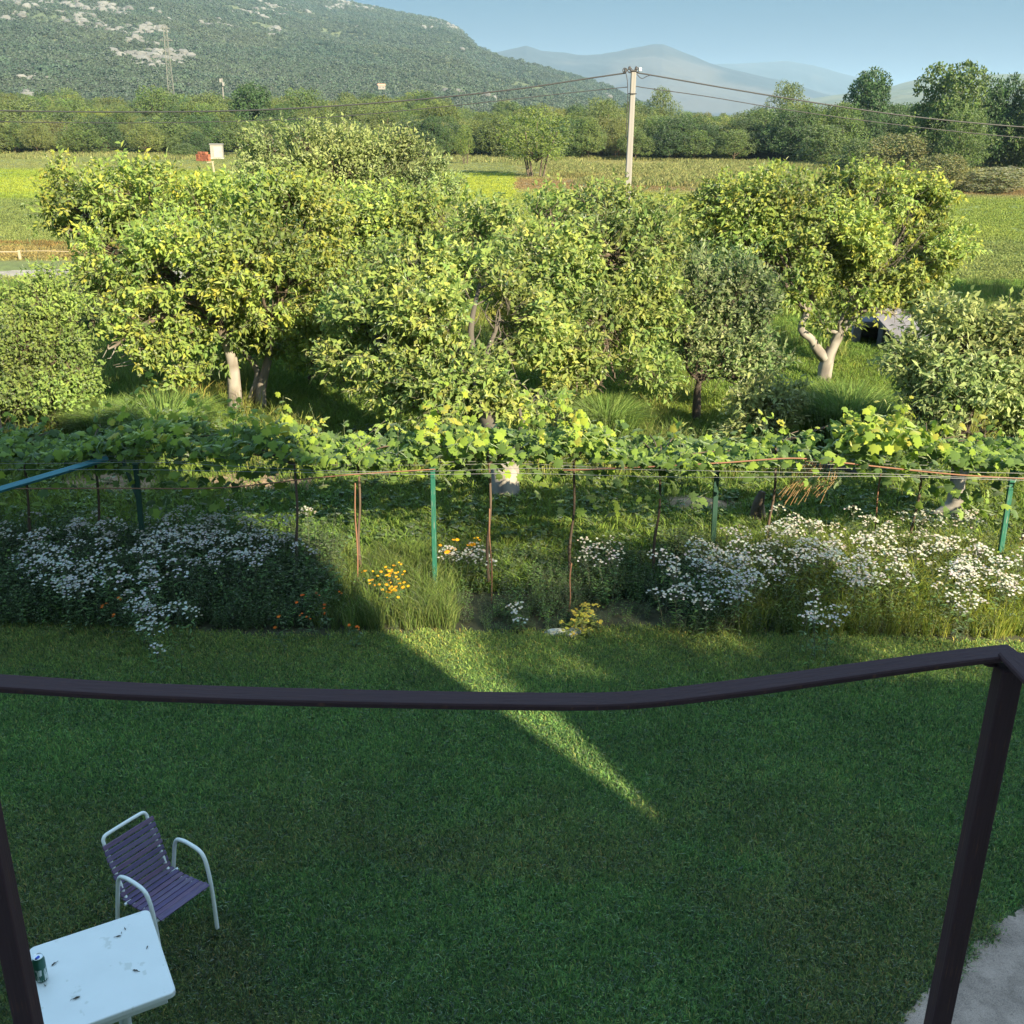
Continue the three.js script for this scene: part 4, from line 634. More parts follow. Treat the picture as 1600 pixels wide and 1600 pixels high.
{
  let o = thing('trellis_bar', 'blue green steel bar slanting up across the left of the trellis', 'bar', D(0, 768, 10.3)); const [a, b] = rel([D(-120, 800, 9.9), D(168, 716, 11.5)], o); bar(a, b, 0.06, 0.05, bluePaint, 'bar', o); const [c1, c2] = rel([D(-70, 780, 9.95), D(-66, 1080, 9.95)], o); bar(c1, c2, 0.05, 0.05, bluePaint, 'post', o);
  o = thing('trellis_bar', 'grey blue steel bar under the vines right of the short post', 'bar', D(1200, 700, 12.6)); const [c, d] = rel([D(1165, 694, 12.6), D(1255, 706, 12.3)], o); bar(c, d, 0.06, 0.05, paint(0.2, 0.27, 0.33, 0.5), 'bar', o); const [e, f] = rel([D(1262, 722, 12.2), D(1340, 735, 12)], o); bar(e, f, 0.07, 0.02, paint(0.06, 0.08, 0.2, 0.5), 'strap', o);
  o = thing('rusty_rod', 'rusty iron rod lying along the trellis, bent up at the right', 'rod', D(1020, 729, 11.3)); rod(rel([D(880, 735, 11.3), D(1020, 729, 11.3), D(1130, 723, 11.3), D(1242, 716, 11.3), D(1290, 720, 11.3), D(1380, 730, 11.3), D(1500, 742, 11.3), D(1640, 750, 11.3)], o), 0.009, 6, rustMat, 'rod', o);
  o = thing('rusty_rod', 'thin brown rod sagging along the left half of the trellis', 'rod', D(200, 763, 11.2)); rod(rel([D(-40, 764, 11.2), D(140, 763, 11.2), D(350, 762, 11.2), D(430, 754, 11.2), D(520, 744, 11.2), D(680, 733, 11.2)], o), 0.007, 6, rustMat, 'rod', o);
  const spans = [[11.1, 1.58, 'front'], [11.22, 1.6], [11.34, 1.6], [11.46, 1.61], [11.62, 1.6], [11.8, 1.62]];
  const says = ['lowest bright wire strung along the front of the trellis', 'second trellis wire from the front, slightly sagging', 'third trellis wire from the front', 'fourth trellis wire, just before the leaves', 'fifth trellis wire, half hidden in the vine leaves', 'rearmost trellis wire, running among the vine leaves'];
  spans.forEach(([d, h], k) => { const w = thing('trellis_wire', says[k], 'wire', V(0, h, -d)), pts = []; for (let i = 0; i <= 16; i++) { const x = -8.2 + 16.6 * i / 16; pts.push(V(x, -0.035 * Math.sin(((x + 8.2) / 4.1 % 1) * Math.PI) + 0.02 * (noise3(i, k, 1) - 0.5) + (k === 1 ? 0.03 * Math.sin(x) : 0), 0.03 * (noise3(i, k, 4) - 0.5))); } rod(pts, 0.0028, 5, wireMat, 'strand', w); });
}
{ // stakes
  const stakes = [[765, 795, 768, 912, 11.0, 'reddish wooden stake right of the bright green post'], [555, 755, 556, 885, 11.2, 'thin rusty stake in the left half of the trellis, in the sun'], [893, 880, 888, 940, 10.7, 'short rusty stake stub left of the yellow bush'], [1377, 735, 1368, 820, 12.4, 'thin orange brown stake before the pale trunk']];
  for (const [a, b, c, d, dist, label] of stakes) { const foot = D(c, d, dist); const o = thing('stake', label, 'stake', V(foot.x, 0, -dist)); const [p, q] = rel([V(foot.x, -0.05, -dist), D(a, b, dist)], o); rod([p, p.clone().lerp(q, 0.4).add(V(0.012, 0, 0)), p.clone().lerp(q, 0.75).add(V(-0.008, 0, 0)), q], 0.009, 6, rustMat, 'shaft', o); }
}

// ---------------------------------------------------------------- grapevines
function vineLeafShape(seed) { // five-lobed blade, slightly cupped, unit size, tip along +z
  const R = rng(seed), b = new Bag(), out = [[0, 1], [0.2, 0.66], [0.5, 0.72], [0.42, 0.36], [0.62, 0.12], [0.36, -0.1], [0.14, -0.22], [0, -0.05], [-0.14, -0.22], [-0.36, -0.1], [-0.62, 0.12], [-0.42, 0.36], [-0.5, 0.72], [-0.2, 0.66]];
  const c = [1, 1, 1], at = (x, z) => V(x, 0.1 - 0.35 * x * x - 0.18 * (z - 0.3) ** 2 + 0.05 * (R() - 0.5), z - 0.3), N = V(0, 1, 0);
  b.vert(at(0, 0.25).setY(0.1), N, c); out.forEach(([x, z]) => b.vert(at(x * (0.92 + 0.16 * R()), z), V(x * 0.5, 1, (z - 0.3) * 0.35).normalize(), c));
  for (let k = 0; k < out.length; k++) b.i.push(0, 1 + k, 1 + (k + 1) % out.length);
  return b.geometry();
}
const vineShapes = [201, 202, 203, 204].map(vineLeafShape);
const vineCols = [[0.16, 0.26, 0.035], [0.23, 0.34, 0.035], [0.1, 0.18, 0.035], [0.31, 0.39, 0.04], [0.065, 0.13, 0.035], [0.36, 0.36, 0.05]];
const vineMats = vineCols.map((c) => new THREE.MeshPhysicalMaterial({ color: RGB(...c), roughness: 0.95, transmission: 0.5, thickness: 0, side: THREE.DoubleSide, specularIntensity: 0.5 }));
function vineProfile(x) { // how high and how deep the leaf roof is along the trellis
  const n = fbm(x * 1.1, 4, 2, 3);
  return { top: 1.64 + 0.3 * sstep(0.45, 0.75, n) + 0.08 * (x > 4 ? 1 : 0), low: 1.42 - 0.5 * sstep(0.42, 0.65, fbm(x * 1.4, 9, 3, 3)), dens: x > 3.0 && x < 3.9 ? 0.45 : 1 };
}
function grapevine(label, seed, px, pyTop, d, x0, x1, own) {
  const R = rng(seed), tx = D(px, pyTop, d).x, o = thing('grapevine', label, 'grapevine', V(tx, 0, -d)), P = o.position, sb = new Bag(), lb = new Bag();
  const bark = (p) => { const v = 0.7 + 0.6 * noise3(p.x * 30, p.y * 12, p.z * 30); return [0.085 * v, 0.06 * v, 0.045 * v]; };
  tube(sb, [V(0.01, -0.03, 0), V(-0.02, 0.5, 0.02), V(0.02, 1.0, 0), V(0, 1.58, -0.1)], 0.022, 0.014, 6, bark, 0.3);
  part('trunk', sb.geometry(), barkMat, o);
  const cb = new Bag();
  for (let k = 0; k < 5; k++) { const e = V(lerp(x0, x1, R()) - tx, 1.62 + 0.1 * R(), -(0.1 + 0.8 * R())); tube(cb, [V(0, 1.55, -0.1), V(e.x * 0.5, 1.66, e.z * 0.5), e], 0.012, 0.005, 5, bark); }
  stuffPart('cane', cb.geometry(), barkMat, o);
  const cloud = [], n = Math.round((x1 - x0) * 450);
  for (let k = 0; k < n; k++) {
    const x = lerp(x0, x1, R()), pr = vineProfile(x); if (R() > pr.dens) continue;
    const dz = R(), dist = 11.25 + 1.2 * dz, edge = dz < 0.25, roof = pr.top - 0.1 * dz;
    const y = R() < 0.72 ? lerp(1.62, roof, Math.pow(R(), 0.8)) : edge || R() < 0.6 ? lerp(pr.low, 1.65, R()) : lerp(1.45, 1.7, R());
    cloud.push([x, y, -dist]);
  }
  for (let k = 0; k < (x1 - x0) * (x0 > -3.6 && x1 < 1.4 ? 9 : x0 > 2.5 ? 7 : 4); k++) { // shoots that stand up out of the roof
    const x = lerp(x0, x1, R()), z = -(11.4 + 1.0 * R()), h = 0.24 + 0.55 * R() * R(), lx = (R() - 0.5) * 0.3, y0 = vineProfile(x).top - 0.1;
    tube(lb, [V(x - tx, y0 - 0.1, z - P.z), V(x + lx * 0.5 - tx, y0 + h * 0.5, z - P.z), V(x + lx - tx, y0 + h, z - P.z)], 0.004, 0.002, 3, () => [0.15, 0.19, 0.05]);
    for (let q = 0; q < 6 + h * 8; q++) { const t = R(); cloud.push([x + lx * t + (R() - 0.5) * 0.16, y0 + h * t, z + (R() - 0.5) * 0.16, 1]); }
  }
  // the leaves nearest the viewer, and those that stand up, are single; the rest of the roof is one mass
  cloud.sort((a, b) => (b[3] ?? 0) * 0.6 + b[2] + b[1] * 0.8 - (a[3] ?? 0) * 0.6 - a[2] - a[1] * 0.8);
  cloud.forEach(([x, y, z, shoot], k) => {
    const s = (shoot ? 0.075 : 0.098) * (0.65 + 0.65 * R()), f = R() * 6.28, tilt = 0.15 + 1.15 * R(), yaw = (R() - 0.5) * 4.6;
    const p = V(x - tx, y, z - P.z), nrm = V(Math.sin(yaw) * Math.sin(tilt), Math.cos(tilt), Math.cos(yaw) * Math.sin(tilt)).normalize();
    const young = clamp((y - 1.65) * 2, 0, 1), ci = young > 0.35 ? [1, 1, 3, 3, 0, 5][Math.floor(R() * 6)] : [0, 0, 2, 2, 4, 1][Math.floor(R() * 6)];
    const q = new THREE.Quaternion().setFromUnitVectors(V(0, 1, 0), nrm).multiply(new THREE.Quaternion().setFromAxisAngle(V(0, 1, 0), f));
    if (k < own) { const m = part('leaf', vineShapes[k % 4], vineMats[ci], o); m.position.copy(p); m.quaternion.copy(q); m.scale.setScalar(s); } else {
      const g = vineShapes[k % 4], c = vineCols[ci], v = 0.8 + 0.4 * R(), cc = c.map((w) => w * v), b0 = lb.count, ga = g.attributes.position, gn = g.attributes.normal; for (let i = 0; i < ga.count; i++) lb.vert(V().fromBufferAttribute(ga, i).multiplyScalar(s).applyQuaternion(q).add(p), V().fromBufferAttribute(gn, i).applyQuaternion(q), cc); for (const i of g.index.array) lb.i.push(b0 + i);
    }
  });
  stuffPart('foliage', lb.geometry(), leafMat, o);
}
grapevine('shaded grapevine above the blue bar at the left end of the trellis', 401, 40, 770, 11.7, -7.6, -5.4, 190);
grapevine('shaded grapevine on the thin stem left of the dark green post', 402, 146, 735, 11.8, -5.4, -3.5, 190);
grapevine('grapevine on the long dark stem in the left half of the trellis', 403, 458, 740, 11.3, -3.5, -2.1, 190);
grapevine('grapevine with bright young shoots just left of the bright green post', 404, 558, 745, 11.6, -2.1, -0.9, 190);
grapevine('sunlit yellow green grapevine above the thick whitewashed trunk', 405, 764, 725, 11.4, -0.9, 0.3, 190);
grapevine('grapevine with broad hanging leaves right of the thick whitewashed trunk', 406, 896, 745, 11.5, 0.3, 1.3, 190);
grapevine('dark hanging grapevine on the stem left of the short green post', 407, 1030, 760, 11.6, 1.3, 2.9, 190);
grapevine('thinly leaved grapevine above the bent rusty rod', 408, 1210, 745, 12.2, 2.9, 4.3, 190);
grapevine('sunlit grapevine over the pale apple trunk at the right end', 409, 1440, 735, 12.2, 4.3, 6.0, 190);
grapevine('yellow tinged grapevine at the far right end of the trellis', 410, 1620, 735, 12, 6.0, 7.8, 190);
{ // small pieces in the orchard
  let o = thing('tree_stump', 'dark split stump beside the sandy earth heap', 'stump', V(D(1185, 800, 13.6).x, 0, -13.6)); let b = new Bag();
  const dk = (p) => { const v = 0.6 + 0.8 * noise3(p.x * 22, p.y * 8, p.z * 22); return [0.07 * v, 0.055 * v, 0.045 * v]; };
  tube(b, [V(0, -0.05, 0), V(-0.02, 0.25, 0), V(0.03, 0.5, 0)], 0.14, 0.05, 9, dk, 0.35); part('stem', b.geometry(), barkMat, o); b = new Bag(); tube(b, [V(0.1, -0.03, 0.02), V(0.07, 0.2, 0.02), V(0.02, 0.42, 0)], 0.035, 0.018, 6, () => [0.32, 0.25, 0.2], 0.3); part('splinter', b.geometry(), barkMat, o);
  o = thing('pale_stump', 'rounded pale stump at the left border among leaves', 'stump', V(D(14, 640, 17).x, 0, -16.4)); b = new Bag(); tube(b, [V(0, -0.05, 0), V(0.01, 0.35, 0), V(0, 0.68, 0)], 0.1, 0.13, 12, () => [0.22, 0.17, 0.155], 0.15); part('stem', b.geometry(), barkMat, o);
  const cut = part('cut_face', new THREE.SphereGeometry(0.13, 16, 8, 0, 6.283, 0, 1.6), std({ color: RGB(0.25, 0.19, 0.175), roughness: 0.9 }), o); cut.position.set(0, 0.66, 0); cut.scale.y = 0.6;
  const sm = std({ map: texture(128, (u, v) => { const k = 0.6 + 0.8 * pfbm(u, v, 8, 4, 121); return [0.4 * k, 0.4 * k, 0.37 * k]; }), roughness: 0.95 });
  [[868, 990, 0.1, 'small pale edging stone at the lawn border, left of two'], [900, 990, 0.12, 'flat pale edging stone at the lawn border below the yellow bush'], [1235, 958, 0.08, 'pale stone at the lawn border under the right flowers']].forEach(([px, py, r, label], k) => {
    const p = G(px, py), s = thing('edging_stone', label, 'stone', V(p.x, 0.01, p.z), k), g = new THREE.IcosahedronGeometry(1, 3), a = g.attributes.position; for (let i = 0; i < a.count; i++) { const q = V().fromBufferAttribute(a, i), m = 0.8 + 0.4 * noise3(q.x * 1.7 + k * 5, q.y * 1.7, q.z * 1.7); a.setXYZ(i, q.x * m * r * 1.3, q.y * m * r * 0.45, q.z * m * r * 0.8); } g.computeVertexNormals(); part('stone', g, sm, s);
  });
  // dry stalks hung under the vines
  o = thing('dry_stalk_bundle', 'bundle of dry stalks hanging under the bent rusty rod', 'dry stalks', D(1285, 718, 11.9)); const R = rng(55), sb = new Bag(); for (let k = 0; k < 34; k++) { const x = (R() - 0.5) * 0.55, z = (R() - 0.5) * 0.25; tube(sb, [V(x * 0.7, -0.02, z * 0.6), V(x * 0.85 - 0.05, -0.2, z), V(x - 0.16 - 0.1 * R(), -0.32 - 0.3 * R(), z)], 0.005, 0.003, 3, () => [0.3 + 0.1 * R(), 0.22, 0.11]); } stuffPart('stalk', sb.geometry(), barkMat, o);
  // culvert head by the track
  const cm = std({ map: texture(256, (u, v) => { const k = 0.55 + 0.8 * pfbm(u, v, 8, 5, 131); return [0.12 * k, 0.12 * k, 0.145 * k]; }), roughness: 0.95 });
  o = thing('culvert', 'low grey concrete culvert with a dark opening beside the track', 'culvert', V(D(1372, 530, 26.4).x, 0, -26.4), -0.25); const slab = part('slab', new RoundedBoxGeometry(1.3, 0.14, 0.8, 2, 0.02), cm, o); slab.position.y = 0.55; for (const x of [-0.55, 0.55]) { const w = part('side_wall', new RoundedBoxGeometry(0.2, 0.48, 0.8, 2, 0.02), cm, o); w.position.set(x, 0.24, 0); } const back = part('back_wall', new RoundedBoxGeometry(0.9, 0.48, 0.1, 1, 0.01), cm, o); back.position.set(0, 0.24, -0.34);
  o = thing('concrete_slab', 'tilted bluish grey slab lying right of the culvert', 'slab', V(D(1425, 540, 25.6).x, 0, -25.6), 0.3); const sl = part('slab', new RoundedBoxGeometry(1.7, 0.09, 1.9, 2, 0.02), cm, o); sl.position.y = 0.48; sl.rotation.set(0.42, 0, -0.12); for (const x of [-0.5, 0.45]) { const f = part('support_block', new RoundedBoxGeometry(0.2, 0.62, 0.2, 1, 0.02), cm, o); f.position.set(x, 0.3, -0.5); }
}

// ---------------------------------------------------------------- far pieces: pole, cables, cabinet, bricks, pylon
const poleC = V(D(983, 250, 40).x, 0, -40);
{
  const top = D(987, 112, 40), h = top.y, o = thing('utility_pole', 'pale concrete utility pole with cables on both sides', 'utility pole', poleC);
  const cm = std({ map: texture(256, (u, v) => { const k = 0.75 + 0.5 * pfbm(u, v * 0.3, 8, 5, 141); return [0.21 * k, 0.205 * k, 0.2 * k]; }), roughness: 0.9 });
  const sh = part('shaft', new RoundedBoxGeometry(0.235, h + 0.1, 0.235, 3, 0.05), cm, o); const a = sh.geometry.attributes.position; for (let i = 0; i < a.count; i++) { const k = lerp(1.15, 0.78, (a.getY(i) / h) + 0.5); a.setX(i, a.getX(i) * k); a.setZ(i, a.getZ(i) * k); } sh.geometry.computeVertexNormals(); sh.position.y = h / 2 - 0.05; sh.rotation.z = -0.004;
  const dm = paint(0.05, 0.05, 0.055, 0.6, 0.4);
  const cap = part('cap', new RoundedBoxGeometry(0.24, 0.05, 0.24, 1, 0.01), dm, o); cap.position.y = h + 0.03;
  for (const x of [-0.3, -0.12, 0.12]) { const b = part('bracket', new THREE.TorusGeometry(0.075, 0.016, 6, 14), dm, o); b.position.set(x, h + 0.04 + 0.02 * (x > 0), 0.05); }
  for (const [x, y, c] of [[-0.28, h + 0.02, dm], [-0.14, h + 0.1, dm], [0.1, h + 0.1, dm], [0.24, h + 0.06, paint(0.85, 0.85, 0.83, 0.3)]]) { const g = part('insulator', new THREE.LatheGeometry([[0, 0], [0.05, 0], [0.06, 0.03], [0.035, 0.05], [0.055, 0.08], [0.03, 0.11], [0, 0.12]].map(([q, w]) => new THREE.Vector2(q, w)), 12), c, o); g.position.set(x, y - 0.04, 0.02); }
  const cl = part('clamp_band', new THREE.TorusGeometry(0.15, 0.014, 5, 16), dm, o); cl.rotation.x = Math.PI / 2; cl.position.y = h - 0.72;
  const dn = part('down_cable', new THREE.TubeGeometry(new THREE.CatmullRomCurve3([V(-0.26, h - 0.05, 0.05), V(-0.2, h - 0.3, 0.06), V(-0.16, h - 0.8, 0.06), V(-0.155, h - 2.2, 0.06)]), 16, 0.014, 5), dm, o);
  const loop = part('cable_loop', new THREE.TubeGeometry(new THREE.CatmullRomCurve3([V(0.12, h - 0.08, 0.06), V(0.3, h - 0.22, 0.07), V(0.5, h - 0.14, 0.07), V(0.66, h - 0.1, 0.06)]), 16, 0.013, 5), dm, o);
}
{
  const cm = paint(0.03, 0.032, 0.035, 0.6), lines = [
    ['upper thick black cable running left from the pole', 0.028, [[978, 114], [930, 121], [800, 140], [600, 160], [400, 172], [200, 175], [0, 173], [-200, 168], [-500, 152]]],
    ['lower thin black cable running left from the pole', 0.016, [[980, 136], [900, 144], [700, 166], [500, 184], [300, 191], [150, 192], [0, 190], [-200, 184], [-500, 168]]],
    ['upper thick black cable sagging right from the pole', 0.026, [[992, 113], [1010, 116], [1130, 137], [1270, 160], [1400, 179], [1520, 192], [1650, 202], [1900, 215], [2200, 222]]],
    ['lower thin black cable sagging right from the pole', 0.016, [[990, 134], [1000, 136], [1100, 150], [1220, 170], [1340, 187], [1480, 204], [1620, 217], [1900, 236], [2200, 246]]]];
  for (const [label, r, pts] of lines) { const p = pts.map(([x, y]) => D(x, y, 40)), o = thing('power_cable', label, 'cable', p[0]); part('strand', new THREE.TubeGeometry(new THREE.CatmullRomCurve3(rel(p, o)), 90, r, 6), cm, o); }
}
{ // white cabinet, orange clay bricks, fence
  const b = G(340, 248), s = pxSize(-b.z), o = thing('utility_cabinet', 'small white utility cabinet at the meadow edge', 'cabinet', b, 0.15);
  const wm = std({ map: texture(64, (u, v) => { const k = 0.9 + 0.2 * (pfbm(u, v, 6, 3, 151) - 0.5); return [0.25 * k, 0.245 * k, 0.23 * k]; }), roughness: 0.8 });
  const bd = part('body', new RoundedBoxGeometry(19 * s, 20 * s, 14 * s, 2, 0.04), wm, o); bd.position.y = 10.6 * s; const rf = part('roof', new RoundedBoxGeometry(21 * s, 1.6 * s, 16 * s, 1, 0.03), paint(0.17, 0.17, 0.18, 0.7), o); rf.position.y = 21.4 * s; const dr = part('door', new RoundedBoxGeometry(12 * s, 16 * s, 0.6 * s, 1, 0.02), paint(0.29, 0.29, 0.28, 0.6), o); dr.position.set(1.5 * s, 10 * s, 7.1 * s); const bs = part('base', new RoundedBoxGeometry(20 * s, 1.2 * s, 15 * s, 1, 0.02), paint(0.4, 0.39, 0.37, 0.9), o); bs.position.y = 0.6 * s;
  const hd = part('handle', new RoundedBoxGeometry(0.6 * s, 2.4 * s, 0.4 * s, 1, 0.01), paint(0.1, 0.1, 0.1, 0.5), dr); hd.position.set(4 * s, 0, 0.5 * s);
  const q = G(318, 252), t = pxSize(-q.z), R = rng(66), w = thing('brick_stack', 'stack of orange hollow clay bricks beside the white cabinet', 'brick stack', q, -0.2);
  const bm = [[0.3, 0.1, 0.05], [0.26, 0.085, 0.045], [0.34, 0.12, 0.065]].map((c) => paint(...c, 0.9)), hole = paint(0.05, 0.02, 0.015, 1);
  const bg = new RoundedBoxGeometry(3.5 * t, 3.4 * t, 7 * t, 1, 0.02), hg = new THREE.BoxGeometry(0.9 * t, 0.9 * t, 0.06);
  for (let i = 0; i < 6; i++) for (let j = 0; j < 4; j++) { if (j === 3 && (i < 1 || i > 4)) continue; const k = part('brick', bg, bm[Math.floor(R() * 3)], w); k.position.set((i - 2.5) * 3.65 * t + (R() - 0.5) * 0.6 * t, (1.7 + j * 3.5) * t, (R() - 0.5) * t); k.rotation.y = (R() - 0.5) * 0.08; for (const [x, y] of [[-0.8, 0.8], [0.8, 0.8], [-0.8, -0.8], [0.8, -0.8]]) { const h = part('hollow', hg, hole, k); h.position.set(x * t, y * t, 3.49 * t); } }
  const wood = paint(0.3, 0.26, 0.19, 0.9);
  const pr = thing('meadow_post', 'pale leaning post in the meadow below the white cabinet', 'post', V(D(337, 285, 96).x, 0, -96)); const [pa, pb] = rel([V(D(337, 285, 96).x, -0.1, -96), D(332, 253, 96)], pr); bar(pa, pb, 0.13, 0.13, wood, 'shaft', pr); bar(pb.clone().add(V(-0.5, -0.05, 0)), pb.clone().add(V(0.1, 0.02, 0)), 0.09, 0.09, wood, 'crosspiece', pr);
  const fp = V(D(33, 412, 41).x, 0, -41), f = thing('rail_fence', 'low pale post and rail fence beside the gravel track at the left', 'fence', fp);
  const tp = rel([D(29, 391, 41)], f)[0]; bar(V(0, -0.1, 0), tp, 0.09, 0.09, wood, 'post', f); const lp = rel([V(D(-50, 412, 41).x, -0.1, -41), D(-54, 391, 41)], f); bar(lp[0], lp[1], 0.09, 0.09, wood, 'post', f); bar(tp.clone().add(V(0, -0.05, 0.06)), lp[1].clone().add(V(0, -0.05, 0.06)), 0.04, 0.02, wood, 'rail', f); rod([tp.clone().add(V(0, -0.04, 0)), ...rel([D(60, 392, 41), D(105, 393, 41.5), D(150, 395, 42)], f)], 0.012, 5, wood, 'wire', f);
  const ep = rel([V(D(150, 412, 42).x, -0.1, -42), D(150, 393, 42)], f); bar(ep[0], ep[1], 0.07, 0.07, wood, 'post', f);
}
{ // lattice pylon in front of the mountain
  const d = 430, b = V(D(267, 140, d).x, 0, -d), h = D(267, 40, d).y, o = thing('lattice_pylon', 'slim lattice power pylon in front of the mountain', 'pylon', b, 0.3), m = paint(0.13, 0.14, 0.13, 0.8), w0 = 2.6, w1 = 1.1, W = (t) => lerp(w0, w1, t);
  const geo = []; const seg = (a, c, r) => { const g = new THREE.CylinderGeometry(r, r, a.distanceTo(c), 5); g.translate(0, a.distanceTo(c) / 2, 0); g.applyQuaternion(new THREE.Quaternion().setFromUnitVectors(V(0, 1, 0), c.clone().sub(a).normalize())); g.translate(a.x, a.y, a.z); return g; };
  for (const [x, z] of [[1, 1], [1, -1], [-1, 1], [-1, -1]]) part('leg', seg(V(x * w0 / 2, 0, z * w0 / 2), V(x * w1 / 2, h, z * w1 / 2), 0.14), m, o);
  for (let k = 0; k < 12; k++) { const t = k / 12, u = (k + 1) / 12, p = W(t) / 2, q = W(u) / 2; for (const s of [1, -1]) { geo.push(seg(V(-p, t * h, s * p), V(q, u * h, s * q), 0.07), seg(V(p, t * h, s * p), V(-q, u * h, s * q), 0.07), seg(V(s * p, t * h, -p), V(s * q, u * h, q), 0.07), seg(V(-q, u * h, s * q), V(q, u * h, s * q), 0.07)); } }
  stuffPart('bracing', mergeGeometries(geo), m, o);
  for (const [y, l] of [[0.97, 3.6], [0.86, 4.6], [0.75, 3.8]]) { const g = mergeGeometries([seg(V(-l / 2, y * h, 0), V(l / 2, y * h, 0), 0.13), seg(V(-l / 2, y * h, 0), V(0, (y + 0.04) * h, 0), 0.08), seg(V(l / 2, y * h, 0), V(0, (y + 0.04) * h, 0), 0.08)]); part('cross_arm', g, m, o); }
  // small mast with a white box, and a white house on the slope
  const md = 300, mp = V(D(348, 140, md).x, 0, -md), mh = D(348, 122, md).y, k = thing('white_mast', 'small white topped mast above the wood right of the pylon', 'mast', mp); const sh = part('shaft', new THREE.CylinderGeometry(0.18, 0.25, mh, 8), paint(0.16, 0.16, 0.155, 0.8), k); sh.position.y = mh / 2; for (const [x, y] of [[-0.35, 0.4], [0.35, -0.5]]) { const bx = part('box', new RoundedBoxGeometry(0.5, 0.9, 0.5, 1, 0.05), paint(0.22, 0.22, 0.215, 0.6), k); bx.position.set(x, mh - 1 + y, 0.3); }
  const houses = [[596, 135, 620, 11, 'small white house at the foot of the mountain']];
  for (const [px, py, hd, wpx, label] of houses) { const c = D(px, py + 3, hd), s = pxSize(hd) * wpx, g = thing('hillside_house', label, 'house', c, 0.3), wm = paint(0.2, 0.19, 0.18, 0.9); const wl = part('wall', new RoundedBoxGeometry(s, s * 0.5, s * 0.6, 1, 0.05), wm, g); wl.position.y = s * 0.1; const rs = new THREE.Shape([[-s * 0.36, 0], [s * 0.36, 0], [0, s * 0.24]].map(([x, y]) => new THREE.Vector2(x, y))), rg = new THREE.ExtrudeGeometry(rs, { depth: s * 1.08, bevelEnabled: false }); rg.rotateY(Math.PI / 2); rg.translate(-s * 0.54, s * 0.352, 0); part('roof', rg, paint(0.42, 0.24, 0.17, 0.9), g); for (const x of [-0.25, 0.2]) { const wn = part('window', new THREE.BoxGeometry(s * 0.12, s * 0.16, 0.08), paint(0.06, 0.07, 0.08, 0.3), g); wn.position.set(x * s, s * 0.12, s * 0.302); } }
}

